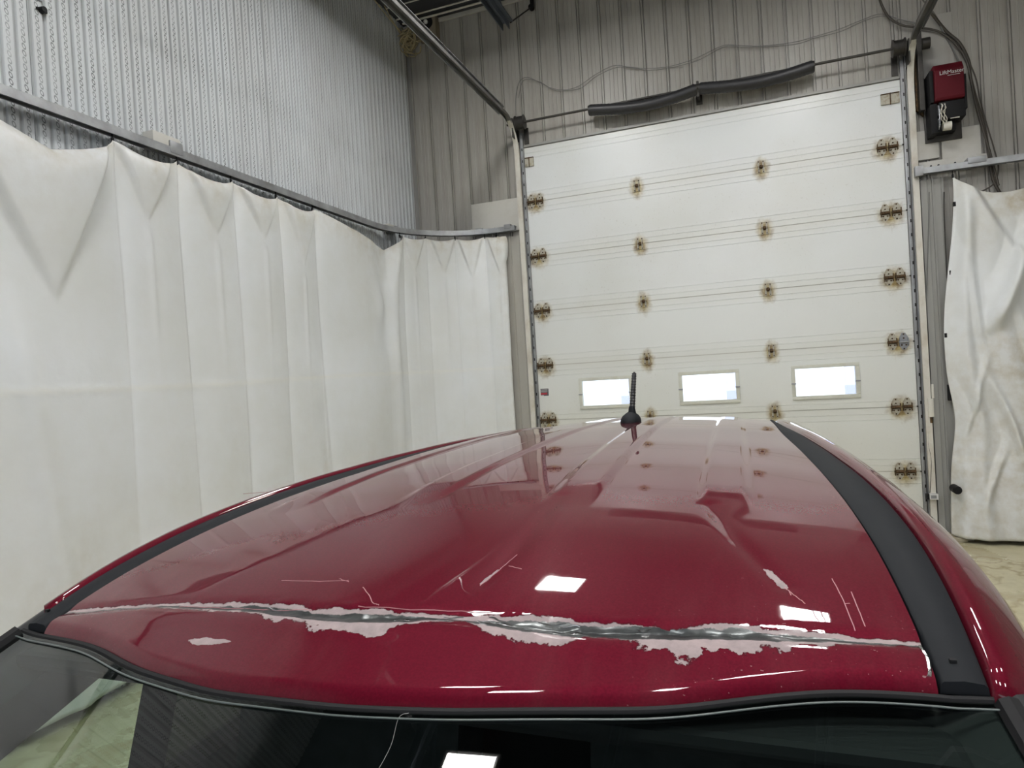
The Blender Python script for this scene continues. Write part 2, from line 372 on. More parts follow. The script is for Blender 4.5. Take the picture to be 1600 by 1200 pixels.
for x0, x1 in WIN:
    z0, z1 = 2*SEC+WZ0, 2*SEC+WZ1; f = MB(); t = .036
    for a, b_ in (((x0, -.014, z0), (x1, .045, z0+t)), ((x0, -.014, z1-t), (x1, .045, z1)), ((x0, -.014, z0+t), (x0+t, .045, z1-t)), ((x1-t, -.014, z0+t), (x1, .045, z1-t))): f.box(a, b_, .004)
    fr = f.build('window_frame', M['winframe'], D, True)
    MB().box((x0+t, .030, z0+t), (x1-t, .036, z1-t)).build('pane', M['pane'], fr)
    MB().box((x1-t-.095, .022, z0+t), (x1-t-.001, .0285, z1-t)).build('reveal_strip', M['reveal_tint'], fr)  # tinted strip added in place of the daylit window reveal
    for xx in (x0+t*.5, x1-t*.5):
        MB().box((xx-.022, -.022, z0+.155), (xx+.022, -.014, z0+.167), .002).cyl((xx, -.026, z0+.161), (xx, -.014, z0+.161), .008, n=10).build('latch', M['zinc'], fr)
# hinges
def hinge_meshes():
    pl_ = MB()
    pl_.prism([(-.036, .012), (.036, .012), (.036, .045), (.014, .085), (-.014, .085), (-.036, .045)], 1, -.004, -.0005)
    pl_.prism([(-.036, -.012), (.036, -.012), (.036, -.040), (.012, -.075), (-.012, -.075), (-.036, -.040)], 1, -.004, -.0005)
    kn = MB(); kn.cyl((-.042, -.014, 0), (.042, -.014, 0), .013, n=10)
    for sx in (-1, 1): kn.box((sx*.036-.003, -.03, -.036), (sx*.036+.003, -.004, .036))
    kn.box((-.036, -.008, -.016), (.036, -.003, .016))
    bo = MB()
    for (bx, bz) in ((0, .072), (0, .035), (0, -.064), (-.018, -.03), (.018, -.03)): bo.cyl((bx, -.010, bz), (bx, -.003, bz), .0075, n=6)
    r = []
    for n_, m_, mt in (('hinge', pl_, M['hingewhite']), ('knuckle', kn, M['rust']), ('bolt', bo, M['rust'])):
        me = m_.mesh(n_); me.materials.append(mt); r.append(me)
    c = MB()
    for sx in (-1, 1): c.prism([(sx*.022-.010, -.062), (sx*.022+.010, -.062), (sx*.022+.008, .062), (sx*.022-.008, .062)], 1, -.010, -.0005); c.box((sx*.022-.003, -.026, -.03), (sx*.022+.003, -.008, .03))
    ce_ = c.mesh('hinge'); ce_.materials.append(M['hingewhite'])
    c2 = MB(); c2.cyl((-.03, -.014, 0), (.03, -.014, 0), .012, n=10); c2.box((-.03, -.006, -.02), (.03, -.002, .02)); kc = c2.mesh('knuckle'); kc.materials.append(M['rust'])
    b2 = MB()
    for (bx, bz) in ((-.022, .05), (.022, .05), (-.022, -.05), (.022, -.05)): b2.cyl((bx, -.016, bz), (bx, -.008, bz), .006, n=6)
    bc = b2.mesh('bolt'); bc.materials.append(M['rust'])
    return r, (ce_, kc, bc)
HE, HC = hinge_meshes()
zm = HE[0].copy(); zm.materials[0] = M['zinc']; zk = HE[1].copy(); zk.materials[0] = M['zinc']
for k in range(1, 7):
    z = DZ-k*SEC
    for ci, cx in enumerate(COLX):
        ends = ci in (0, 3)
        for q in ((-.045+.03, .05+.03) if ci == 0 else (-.05-.03, .045-.03) if ci == 3 else (0,)):
            A = HE if ends else HC
            if ci == 3 and k == 4 and q > 0: A = (zm, zk, HE[2])
            h = link('hinge', A[0], D, 'unrusted grey replacement hinge' if A[0] is zm else None); h.location = (cx+q, 0, z+random.uniform(-.002, .002))
            link('knuckle', A[1], h); link('bolt', A[2], h)
    for sx, xa in ((-1, DX0-.05), (1, DX1-.01)):     # roller stems running into the tracks
        MB().cyl((xa, -.016, z), (xa+.06, -.016, z), .007, n=8).build('roller_stem', M['darksteel'], D)
for xa, xb in ((DX0+.005, DX0+.105), (DX1-.165, DX1-.01)):
    tb = MB().box((xa, -.02, DZ-.215), (xb, -.001, DZ-.125), .003).build('top_bracket', M['hingewhite'], D)
    MB().box(((xa+xb)/2-.004, -.028, DZ-.225), ((xa+xb)/2+.004, -.02, DZ-.115)).build('bracket_slot', M['rust'], tb)
    MB().box((xa, -.024, DZ-.122), (xb, -.001, DZ-.116)).build('bracket_edge', M['rust'], tb)
# warning sticker
c = at(851, 613, 1, 0); st = MB().box((c.x-.046, -.0016, c.z-.040), (c.x+.046, -.0002, c.z+.040)).build('sticker', M['greyprint'], D, label='small grey and red warning sticker')
MB().box((c.x-.046, -.0024, c.z-.026), (c.x+.030, -.0016, c.z-.006)).build('red_band', M['redprint'], st)
b = MB()
for q in range(4): b.box((c.x-.040, -.0024, c.z+.030-q*.009), (c.x+.038-.01*(q % 2), -.0016, c.z+.0325-q*.009))
b.box((c.x-.046, -.0024, c.z-.04), (c.x-.01, -.0016, c.z-.032)); b.build('print_lines', M['whiteprint'], st)
MB().box((DX0, -.012, -.0), (DX1, .05, .03)).build('bottom_seal', M['black'], D).location = (0, 0, -.001)
# ------------------------------------------------------------------ tracks
def track(side):
    sgn = -1 if side == 'l' else 1
    xc_ = -.125 if side == 'l' else 3.705
    t = thing('door_track', 'left door track of the big white door, white upright bending into a grey overhead channel' if side == 'l' else 'right door track of the big white door, beside the red motor', 'door track', (xc_, 0, 0))
    w = .026; prof = [(-w, -.02), (w, -.02), (w, .012), (w-.004, .012), (w-.004, -.016), (-w+.004, -.016), (-w+.004, .012), (-w, .012)]
    # path in (y,z): up, quarter curve, horizontal towards the camera
    ZH = 4.515; R_ = .36; pv = [(-.055, 0.0), (-.062, 2.0), (-.075, ZH-R_)]
    fr = []; 
    for (y_, z_) in pv: fr.append((y_, z_, 0))
    arc = [(-.075-R_*(1-math.cos(a)), ZH-R_+R_*math.sin(a), a) for a in [math.pi/2*i/14 for i in range(0, 15)]]
    def frames(L_): return [((xc_, y_, z_), (1, 0, 0), (0, math.cos(a), -math.sin(a)*1.0)) for y_, z_, a in L_]
    o = MB().sweep(prof, frames(fr+arc[1:11])).build('vertical_track', M['track_white'], t); place(o, t)
    o = MB().sweep(prof, frames(arc[10:]+[(-5.2, ZH, math.pi/2)])).build('horizontal_track', M['track_dark'], t); place(o, t)
    # stiffening angle along the horizontal run
    o = MB().box((xc_+sgn*.028, -5.2, ZH-.03), (xc_+sgn*.034, -.5, ZH+.045)).box((xc_-.02, -5.2, ZH+.040), (xc_+.034, -.5, ZH+.045)).build('stiffener', M['galv'] if side == 'l' else M['track_dark'], t); place(o, t)
    # slotted jamb angle between the track and the door
    xa = xc_-sgn*.028; xb = DX0-.003 if side == 'l' else DX1+.003
    m_ = MB().box((min(xa, xb), -.030, 0), (max(xa, xb), -.004, DZ+.16)).box((xc_-sgn*.032, -.06, 0), (xc_-sgn*.028, -.004, DZ+.2))
    ja = m_.build('jamb_angle', M['galv'], t); place(ja, t)
    s_ = MB()
    z = .2
    while z < DZ: s_.box(((xa+xb)/2-.005, -.0315, z), ((xa+xb)/2+.005, -.0300, z+.03)); z += .13
    s_.build('slots', M['black'], ja)['kind'] = 'stuff'
    # brackets and bolts on the track
    for z in (.55, 1.28, 2.05, 2.83, 3.6):
        o = MB().box((xc_+sgn*.026, -.05, z), (xc_+sgn*.032, -.0, z+.05)).cyl((xc_+sgn*.036, -.03, z+.025), (xc_+sgn*.026, -.03, z+.025), .01, n=8).build('track_bracket', M['zinc'], t); place(o, t)
    for z in [.3+.39*i for i in range(10)]:
        o = MB().cyl((xc_+sgn*.02, -.088, z), (xc_+sgn*.02, -.074, z), .006, n=6).build('rivet', M['zinc'], t); place(o, t); o.location.y += .012
    # hanger straps to the ceiling
    for y_ in (-3.2, -5.0):
        o = MB().box((xc_+sgn*.034, y_, ZH), (xc_+sgn*.039, y_+.04, ZC)).build('hanger_strap', M['galv'], t); place(o, t)
track('l'); track('r')
# ------------------------------------------------------------------ torsion spring assembly
SY = -.16
sl = at(808, 192, 1, SY); sr = at(1412, 74, 1, SY); SZ = (sl.z+sr.z)/2
T = thing('torsion_shaft', 'long dark shaft with black sagging spring sleeves mounted above the white door', 'shaft', (1.78, SY, SZ))
o = MB().cyl((sl.x-.12, SY, SZ), (sr.x+.06, SY, SZ), .0125, n=14).build('shaft', M['darksteel'], T, True); place(o, T)
xa, xm, xb = at(921, 165, 1, SY).x, at(1090, 133, 1, SY).x, at(1270, 99, 1, SY).x
for a, b_, sg in ((xa, xm-.02, .075), (xm+.02, xb, .060)):
    pts = []; n = 60
    for i in range(n+1):
        t = i/n; pts.append((a+(b_-a)*t, SY, SZ-.015-sg*math.sin(math.pi*t**1.1)*.8))
    rad = [.046+.0035*math.sin(i*math.pi) + (.0025 if i % 2 else 0) for i in range(n+1)]
    o = MB().tube(pts, .055, 16, [q+.010 for q in rad]).build('spring', M['spring'], T, True); place(o, T)
    for e in (a, b_):
        o = MB().cyl((e-.012, SY, SZ-.015), (e+.012, SY, SZ-.015), .05, n=18).build('winding_cone', M['darksteel'], T, True); place(o, T)
o = MB().box((xm-.012, SY-.02, SZ-.095), (xm+.012, -.014, SZ+.06), .003).box((xm-.03, -.02, SZ-.12), (xm+.03, -.014, SZ+.075)).cyl((xm-.018, SY, SZ), (xm+.018, SY, SZ), .035, n=14).build('centre_bracket', M['darksteel'], T, True); place(o, T)
for px, py in ((812, 190), (1404, 78)):
    xd = at(px, py, 1, SY).x; m_ = MB()
    m_.cyl((xd-.045, SY, SZ), (xd+.045, SY, SZ), .065, n=24)
    for q in (-.05, .045): m_.cyl((xd+q, SY, SZ), (xd+q+.008, SY, SZ), .078, n=24)
    for q in range(8): m_.cyl((xd-.04+q*.01, SY, SZ), (xd-.037+q*.01, SY, SZ), .068, n=24)
    dr = m_.build('cable_drum', M['darksteel'], T, True); place(dr, T)
    q = -.075 if px < 1000 else .075
    o = MB().box((xd+q-.006, SY-.05, SZ-.16), (xd+q+.006, -.014, SZ+.05), .002).box((xd+.02*(1 if q < 0 else -1)-.02, -.03, SZ-.20), (xd+.02*(1 if q < 0 else -1)+.03, -.014, SZ-.02)).build('end_bracket', M['darksteel'], T); place(o, T)
# lift cables hanging along the door edges
for x_, nm in ((DX0-.028, 'thin steel lift cable running down the left door edge'), (DX1+.028, 'thin steel lift cable running down the right door edge')):
    tag(MB().tube([(x_, -.07, SZ-.05), (x_, -.045, 2.2), (x_, -.042, .12)], .0035, 6).build('lift_cable', M['darksteel']), nm, 'cable')
# ------------------------------------------------------------------ plates on the wall
def plate(a, b_, label, y0=-.032, name='wall_plate', mt='white_plate', fix=True):
    A = at(*a, 1, y0); B = at(*b_, 1, y0)
    o = MB().box((A.x, y0, min(A.z, B.z)), (B.x, -.0145, max(A.z, B.z)), .002).build(name, M[mt])
    tag(o, label, 'plate')
    return o
plate((736, 320), (811, 352), 'large cream sheet metal plate on the wall left of the door')
A = at(428+1000, 208, 1, -.03)
plate((1428, 30), (1497, 205), 'tall grey backing plate behind the red door motor', y0=-.02, mt='wall')
pr_ = plate((1427, 207), (1468, 246), 'small cream plate right of the door, left one of two under the motor')
plate((1470, 204), (1534, 244), 'larger cream plate under the motor, right one of two')
# ------------------------------------------------------------------ curtain rails
def c_prof(w=.030, h=.034): return [(-w, h/1), (w, h), (w, -h*.6), (w-.010, -h*.6), (w-.010, -h*.45), (w-.004, -h*.45), (w-.004, h-.005), (-w+.004, h-.005), (-w+.004, -h*.45), (-w+.010, -h*.45), (-w+.010, -h*.6), (-w, -h*.6)]
RZ = 3.365
def rail_path():
    P = [(-1.385, -8.0)]; P += [(-1.385, -6+.5*i) for i in range(0, 9)]
    R_ = 1.05; c = (-1.385+R_, -.115-R_)
    P = [p for p in P if p[1] < c[1]]
    for i in range(0, 21):
        a = math.pi-math.pi/2*i/20; P.append((c[0]+R_*math.cos(a), c[1]+R_*math.sin(a)))
    P.append((-.185, -.115)); return P
RP = rail_path()
def rail(P, z, label, name='curtain_rail', mt='galv'):
    fr = []
    for i, p in enumerate(P):
        a = P[max(i-1, 0)]; c = P[min(i+1, len(P)-1)]; t = Vector((c[0]-a[0], c[1]-a[1], 0)).normalized(); n = Vector((-t.y, t.x, 0))
        fr.append(((p[0], p[1], z), n, (0, 0, 1)))
    t = thing(name, label, 'rail', (P[0][0], P[0][1], z))
    o = MB().sweep(c_prof(), fr).build('channel', M[mt], t); place(o, t); return t
LR = rail(RP, RZ, 'long grey curtain rail on the left corrugated wall, curving round the corner to the door')
RRP = [(3.70, -.115), (4.3, -.120), (5.2, -.128), (6.4, -.14)]
RR = rail(RRP, RZ-.01, 'curtain rail right of the door below the red motor')
def rbox(parent, a, b_, name='rail_bracket', mt='white_plate', bev=.002):
    o = MB().box(a, b_, bev).build(name, M[mt], parent, True); place(o, parent); return o
# boxes carrying the left rail
for (px, py) in ((250, 222), ):
    p = at(px, py, 0, -1.42)
    br = rbox(LR, (-1.455, p.y-.105, RZ+.0), (-1.365, p.y+.115, RZ+.105)); 
    rbox(LR, (-1.372, p.y+.02, RZ-.005), (-1.352, p.y+.125, RZ+.075), 'clip_plate', 'galv')
p = at(612, 356, 0, -1.40); rbox(LR, (-1.455, p.y-.1, RZ+.02), (-1.38, p.y+.12, RZ+.085)); rbox(LR, (-1.37, p.y+.0, RZ+.02), (-1.345, p.y+.05, RZ+.075), 'clip_plate', 'galv')
A = at(735, 352, 1, -.03); B = at(815, 370, 1, -.03)
rbox(LR, (A.x, -.033, RZ-.0), (-.17, -.0145, RZ+.085))
for q in (.12, .50): rbox(LR, (A.x+q*.9, -.15, RZ+.01), (A.x+q*.9+.075, -.033, RZ+.055), 'clip_plate', 'galv')
for q in (.05, .16, .30, .50): o = MB().cyl((A.x+q, -.04, RZ+.055), (A.x+q, -.033, RZ+.055), .008, n=8).build('screw', M['black'], LR); place(o, LR)
# right rail board
rbox(RR, (3.745, -.036, RZ-.0), (4.285, -.0145, RZ+.10))
rbox(RR, (4.10, -.155, RZ-.0), (4.24, -.036, RZ+.055), 'clip_plate', 'galv')
rbox(RR, (3.69, -.155, RZ-.045), (3.755, -.03, RZ+.045), 'end_stop', 'galv')
for q in (3.84, 3.90, 4.03, 4.26): o = MB().cyl((q, -.044, RZ+.052), (q, -.036, RZ+.052), .009, n=8).build('screw', M['black'], RR); place(o, RR)
# ------------------------------------------------------------------ curtains
def curtain_mat():
    m = bpy.data.materials.new('dirty_white_vinyl'); N, L = nodes(m); b = N['Principled BSDF']
    tc = N.new('ShaderNodeTexCoord'); v = tc.outputs['Object']; sp = N.new('ShaderNodeSeparateXYZ'); L.new(v, sp.inputs[0]); Z = sp.outputs[2]
    n = noise_out(N, L, v, 1.3, 6, .6); n2 = noise_out(N, L, v, 9, 6, .6)
    base = mixc(N, L, ramp01(N, L, n, .35, .65), (.74, .77, .795), (.69, .71, .705))
    at_ = N.new('ShaderNodeAttribute'); at_.attribute_name = 'grime'
    g = math_node(N, L, 'MULTIPLY', at_.outputs['Fac'], ramp01(N, L, n2, .35, .65, .3, 1))
    col = mixc(N, L, g, base, (.40, .34, .22))
    at2 = N.new('ShaderNodeAttribute'); at2.attribute_name = 'seam'
    col = mixc(N, L, math_node(N, L, 'MULTIPLY', at2.outputs['Fac'], .35), col, (.78, .77, .70))
    L.new(col, b.inputs['Base Color']); b.inputs['Roughness'].default_value = .42
    L.new(ramp01(N, L, n2, .3, .7, .35, .6), b.inputs['Roughness'])
    bn = N.new('ShaderNodeBump'); bn.inputs['Strength'].default_value = .25; bn.inputs['Distance'].default_value = .02
    L.new(noise_out(N, L, v, 5, 4, .5), bn.inputs['Height']); L.new(bn.outputs[0], b.inputs['Normal'])
    return m
M['curtain'] = curtain_mat()
def sst(x): x = max(0., min(1., x)); return x*x*(3-2*x)
def build_curtain(name, label, path, hooks, ztop, zbot, foldfn, zseam, ns, nt, grime, drop=.05, edge=None, sagfn=None):
    P = [Vector((p[0], p[1])) for p in path]; cum = [0.]
    for i in range(1, len(P)): cum.append(cum[-1]+(P[i]-P[i-1]).length)
    LT = cum[-1]
    def pos(s):
        s = max(0, min(LT, s)); i = max(j for j in range(len(cum)-1) if cum[j] <= s+1e-9)
        t = (s-cum[i])/(cum[i+1]-cum[i]); p = P[i].lerp(P[i+1], t)
        a = pos0(s-.12); c = pos0(s+.12); d = (c-a).normalized(); return p, Vector((d.y, -d.x)), d
    def pos0(s):
        if s < 0: return P[0]+(P[1]-P[0]).normalized()*s
        if s > LT: return P[-1]+(P[-1]-P[-2]).normalized()*(s-LT)
        i = max(j for j in range(len(cum)-1) if cum[j] <= s+1e-9); t = (s-cum[i])/(cum[i+1]-cum[i]); return P[i].lerp(P[i+1], t)
    H = hooks(LT)
    vs = []; gr = []; sm = []
    for j in range(nt+1):
        for i in range(ns+1):
            s = LT*i/ns
            hi = [h for h in H if h <= s]; h0 = hi[-1] if hi else H[0]-.5; rest = [h for h in H if h > s]; h1 = rest[0] if rest else H[-1]+.5
            f = (s-h0)/(h1-h0); gap = h1-h0
            if i == ns: f = 0 if abs(s-h0) < 1e-6 else f
            p, n, d = pos(s)
            sag = drop*max(0, 4*f*(1-f))**.8*min(3.4, (gap/.5)**1.9)
            if sagfn: sag = sagfn(f, gap, h0, sag)
            t = (j/nt)**1.25
            zt = ztop-.045-sag; z = zt+(zbot-zt)*t; dt = zt-z          # dt: metres below the top edge
            out, side = foldfn(s, f, gap, dt, z, LT, h0)
            zsm = zseam(s); q = abs(z-zsm); out += .006*math.exp(-(q/.012)**2)
            x_ = p.x+n.x*out+d.x*side; y_ = p.y+n.y*out+d.y*side
            if edge: x_, y_ = edge(x_, y_, s, LT, z)
            vs.append((x_, y_, z)); gr.append(grime(s, f, dt, z, LT)); sm.append(math.exp(-(q/.016)**2))
    m_ = MB(); m_.add(vs, [(j*(ns+1)+i, j*(ns+1)+i+1, (j+1)*(ns+1)+i+1, (j+1)*(ns+1)+i) for j in range(nt) for i in range(ns)])
    root = thing(name, label, 'curtain', (P[-1].x, P[-1].y, 0), 'wash bay curtains')
    me = bpy.data.meshes.new('cloth'); me.from_pydata(m_.v, [], m_.f); me.polygons.foreach_set('use_smooth', [True]*len(me.polygons))
    for nm, dat in (('grime', gr), ('seam', sm)):
        a = me.attributes.new(nm, 'FLOAT', 'POINT'); a.data.foreach_set('value', dat)
    me.materials.append(M['curtain']); o = link('cloth', me, root); place(o, root)
    md = o.modifiers.new('thick', 'SOLIDIFY'); md.thickness = .003; md.offset = 0
    hm = MB().box((-.007, -.007, -.014), (.007, .007, .020), .002).box((-.003, -.003, .018), (.003, .003, .050)).mesh('hook'); hm.materials.append(M['black'])
    for h in H:
        if h > LT+.01 or h < 0: continue
        p, n, d = pos(h); k = link('hook', hm, root); k.location = Vector((p.x+n.x*.006, p.y+n.y*.006, ztop-.052))-root.location
    return root, pos, H
def vfold(f, dt, depth=.42, hw=.46, c=.5):
    w = hw*(1-dt/depth)
    if w <= 0: return 0
    return sst((w-abs(f-c))/.07)*(1-dt/depth)
def left_fold(s, f, gap, dt, z, LT, h0):
    nz = mnoise.noise(Vector((s*1.3, z*.45, 1.7))); nz2 = mnoise.noise(Vector((s*5, z*1.1, 9.1)))
    rr = random.Random(int(h0*100)); dv = .30+.28*rr.random(); cc = .42+.2*rr.random(); dr = (rr.random()-.5)*.05
    lo = sst(dt/2.8)
    df = abs(f+dr*dt)*gap; db = abs(1-f-dr*dt*.5)*gap       # metres to the crease under each hook
    out = .030*(1-math.exp(-(df/.035)**1.2))*(1-.45*lo)-.012*math.exp(-(db/.12)**2)*(1-.5*lo)
    out += .018*max(0, math.sin(math.pi*f))*gap/.5
    if gap < .9:
        out += .060*vfold(f, dt, dv, .45, cc)*(1-.75*math.exp(-dt/.05))
        out += .012*math.exp(-((f-cc)/.05)**2)*sst((dt-dv)/.1)*(1-sst((dt-dv)/1.5))
    out += .022*nz*sst(dt/.5)+.003*nz2*sst(dt/.3)
    return out, .015*nz
yh = [-6.6, -6.25, -5.9, at(-190, 88, 0, -1.385).y, at(175, 225, 0, -1.385).y, at(275, 258, 0, -1.385).y, at(360, 287, 0, -1.385).y, at(430, 310, 0, -1.385).y, at(487, 330, 0, -1.385).y]
FM = (at(62, 245, 0, -1.36).y-yh[3])/(yh[4]-yh[3])
def s_of_y(y_): return y_-RP[0][1]
CPATH = [p for p in RP[:-1]]+[(-.42, -.115)]
def hooksL(LT):
    base = [s_of_y(y_) for y_ in yh]
    # hooks round the corner, measured back from the free end
    return base+[LT-q for q in (1.30, .98, .64, .30, .0)]
SP = s_of_y(at(175, 225, 0, -1.385).y)
def left_fold2(s, f, gap, dt, z, LT, h0):
    out, sd = left_fold(s, f, gap, dt, z, LT, h0)
    # the big swag where two hooks have let go near the left frame edge
    if abs(h0-s_of_y(yh[3])) < .01:
        w = (.50/gap)*(1-dt/.86); c_ = FM-.05+.05*dt
        if w > 0: out += .13*sst((w-abs(f-c_))/.06)*(1-dt/.86)*(1-.75*math.exp(-dt/.07))
        out += .030*math.exp(-((f-.30-.10*dt)/.06)**2)*sst((dt-.8)/.4)
    if abs(h0-s_of_y(yh[8])) < .01:      # loose length between two hooks before the corner
        fc = .93-.10*sst(dt/.5)+.05*sst((dt-.6)/1.2)
        out += .085*math.exp(-((f-fc)/.055)**2)*(1-.8*sst(dt/2.4)) + .03*sst((f-fc)/.05)*(1-sst(dt/1.2))
        out += .045*math.exp(-((f-.66)/.07)**2-((dt-.62)/.16)**2)
        out -= .03*sst((f-.55)/.2)*(1-sst((f-.8)/.08))*sst((1.2-dt)/.3)
    if s > LT-1.3: out *= .75
    return max(-.03, out), sd
def sagL(f, gap, h0, sag):
    if abs(h0-s_of_y(yh[8])) < .01: return .19*(f/.80 if f < .80 else max(0, 1-(f-.80)/.20)**.8)
    if abs(h0-s_of_y(yh[3])) < .01: return .215*((f/FM)**.95 if f < FM else max(0, 1-(f-FM)/(1-FM))**.6)
    return sag
def zseamL(s): return 1.805+.012*math.sin(s*1.2)+.035*max(0, (s-4.5)/4)
def grimeL(s, f, dt, z, LT):
    g = .45*math.exp(-dt/.10)+.25*math.exp(-abs(f-.5)*4)*math.exp(-dt/.4)
    g += .30*sst((1.9-z)/1.6)*(.4+.6*mnoise.noise(Vector((s*3, z*1.0, 4)))**2*4 if True else 0)
    g += .35*sst((s-(LT-.35))/.35)*.6
    return max(0, min(1, g))
CL, posL, HL = build_curtain('wash_curtain', 'long white vinyl curtain hung along the left corrugated wall', CPATH, hooksL, RZ-.005, .06, left_fold2, zseamL, 900, 150, grimeL, .070, None, sagL)
# clips down the free edge by the door
for z in (3.17, 2.72, 1.95, 1.52, 1.05):
    o = MB().box((-.425, -.128, z-.014), (-.405, -.098, z+.014), .002).build('edge_clip', M['black'], CL); place(o, CL)
# the right-hand curtain
RX0 = 3.985
RPATH = [(RX0, -.118), (4.5, -.124), (5.2, -.13), (6.3, -.14)]
def hooksR(LT): return [0., .80, 1.3, 1.8, LT]
def right_fold(s, f, gap, dt, z, LT, h0):
    nz = mnoise.noise(Vector((s*2.3, z*.8, 21))); nz2 = mnoise.noise(Vector((s*6+z*1.2, z*2.0, 5)))
    out = .04+.05*max(0, math.sin(math.pi*f))**.6*(1 if s > .02 else 0)
    # crumpled diagonal creases in the stiff vinyl
    for (cf, cz, sl, am, wd, ln) in ((.16, 1.25, .9, .035, .035, .30), (.42, 1.0, -.7, .040, .04, .32), (.30, .62, .8, .040, .04, .28), (.62, 1.55, -.5, .045, .045, .40), (.70, .75, .4, .050, .05, .45), (.22, 2.1, -.35, .035, .04, .40), (.50, 2.45, .5, .030, .04, .30)):
        q = (s-cf*.9)-sl*.35*(z-cz); out += am*(1-abs(q)/wd if abs(q) < wd else 0)*math.exp(-((z-cz)/ln)**2)*1.3
    if s < .82:
        # swag pouch between the first hooks
        w = .46*(1-dt/.62)
        if w > 0: out -= .07*sst((w-abs(f-.62))/.10)
        # ridge falling from the second hook down-left to a pouch
        zc = 3.25-z; fc = .98-.60*zc/1.35
        if zc < 1.45: out += .12*math.exp(-((f-fc)/.085)**2)*sst((1.45-zc)/.25)
        # fold beside the free edge
        out += .05*math.exp(-((f-.10-.05*zc)/.06)**2)*sst((zc-.1)/.3)
        out += .05*math.exp(-((f-.55+.25*(z-1.4))/.10)**2)*sst((2.0-z)/.5)*sst(z/.5)
        out += .035*math.exp(-((f-.25-.35*(1.6-z))/.07)**2)*sst((1.75-z)/.3)
    out += .05*nz*sst(dt/.5)+.040*(abs(nz2)-.2)*sst(dt/.4)
    out += .10*sst((1.2-z)/1.2)
    return out*sst((s+.03)/.12)+.0, 0
def edgeR(x_, y_, s, LT, z):
    e = -.135*sst((3.2-z)/1.4)+.05*math.exp(-((z-1.1)/.3)**2)-.03*sst((.9-z)/.9)
    w = max(0, 1-s/.9)
    return x_+e*w, y_
def grimeR(s, f, dt, z, LT):
    return max(0, min(1, .45*math.exp(-dt/.2)+.50*sst((2.8-z)/2.4)+.25*max(0, mnoise.noise(Vector((s*3, z*1.5, 7))))*2+.55*math.exp(-((s-.5)/.15)**2-((dt-.1)/.12)**2)))
CR, posR, HR = build_curtain('wash_curtain', 'creased white vinyl curtain right of the door, hung from the rail under the motor', RPATH, hooksR, RZ-.035, .045, right_fold, lambda s: .75, 260, 150, grimeR, .085, edgeR)
for z, dx in ((3.03, 0.003), (2.42, -.055), (1.86, -.12)):
    o = MB().box((RX0+dx-.012, -.135, z-.02), (RX0+dx+.008, -.115, z+.02), .002).build('edge_clip', M['black'], CR); place(o, CR)
p = at(1496, 766, 1, -.31); tag(MB().cyl((p.x, -.315, p.z), (p.x, -.19, p.z), .036, .036, 28).cyl((p.x, -.322, p.z), (p.x, -.315, p.z), .030, .036, 28).build('round_knob', M['black'], smooth=True), 'round black rubber disc low beside the right curtain edge', 'disc')
# ------------------------------------------------------------------ door opener
OX = at(1478, 150, 1, -.2); 
OP = thing('door_opener', 'wall mounted door motor with dark red cover and black chain drive', 'motor', (OX.x, -.02, OX.z))
def ob(a, b_, name, mt, bev=.004, smooth=True, par=None):
    o = MB().box(a, b_, bev).build(name, M[mt], par or OP, smooth); place(o, OP) if par is None else None; return o
A = at(1460, 106, 1, -.27); B = at(1508, 148, 1, -.27); cx0, cx1 = A.x-.005, B.x+.0; cz1 = A.z+.03; cz0 = B.z-.01
pr = [(-.06, cz0), (-.265, cz0+.0), (-.275, cz0+.02), (-.275, cz1-.06), (-.235, cz1), (-.06, cz1)]
o = MB().prism(pr, 0, cx0, cx1).build('cover', M['redcover'], OP); place(o, OP); cov = o
md = o.modifiers.new('bev', 'BEVEL'); md.width = .006; md.segments = 2
ob((cx0-.03, -.24, cz0+.0), (cx0-.002, -.05, cz1-.04), 'side_plate', 'black')
ob((cx1+.002, -.25, cz0-.10), (cx1+.02, -.05, cz1-.12), 'side_plate', 'black')
ob((cx0-.045, -.05, cz0-.30), (cx1+.02, -.0205, cz1-.03), 'mount_plate', 'darksteel')
ob((cx0+.03, -.24, cz0-.16), (cx1+.01, -.06, cz0-.005), 'gear_case', 'black', .012)
ob((cx0-.035, -.23, cz0-.27), (cx0+.02, -.05, cz0-.01), 'chain_case', 'black', .006)
ob((cx0+.02, -.16, cz0-.25), (cx1-.05, -.05, cz0-.16), 'lower_frame', 'black', .006)
o = MB().cyl((cx0+.06, -.20, cz0-.215), (cx0+.125, -.20, cz0-.215), .038, n=22).build('solenoid', M['track_white'], OP, True); place(o, OP)
ob((cx0+.115, -.235, cz0-.165), (cx0+.185, -.225, cz0-.15), 'nameplate', 'track_white', .001)
for q, zq in ((.0, -.07), (.0, -.19)):
    m_ = MB().cyl((cx0+.022, -.21, cz0+zq), (cx0+.034, -.21, cz0+zq), .036, n=18)
    for k in range(14):
        a = k/14*2*math.pi; m_.box((cx0+.024, -.21+.040*math.cos(a)-.004, cz0+zq+.040*math.sin(a)-.004), (cx0+.032, -.21+.040*math.cos(a)+.004, cz0+zq+.040*math.sin(a)+.004))
    o = m_.build('sprocket', M['zinc'], OP, True); place(o, OP)
ch = [(cx0+.028, -.252, cz0-.07), (cx0+.028, -.254, cz0-.13), (cx0+.028, -.252, cz0-.19), (cx0+.028, -.21, cz0-.235), (cx0+.028, -.168, cz0-.19), (cx0+.028, -.166, cz0-.13), (cx0+.028, -.168, cz0-.07), (cx0+.028, -.21, cz0-.028), (cx0+.028, -.252, cz0-.07)]
o = MB().tube(spline(ch, 6), .005, 6).build('chain', M['zinc'], OP); place(o, OP)
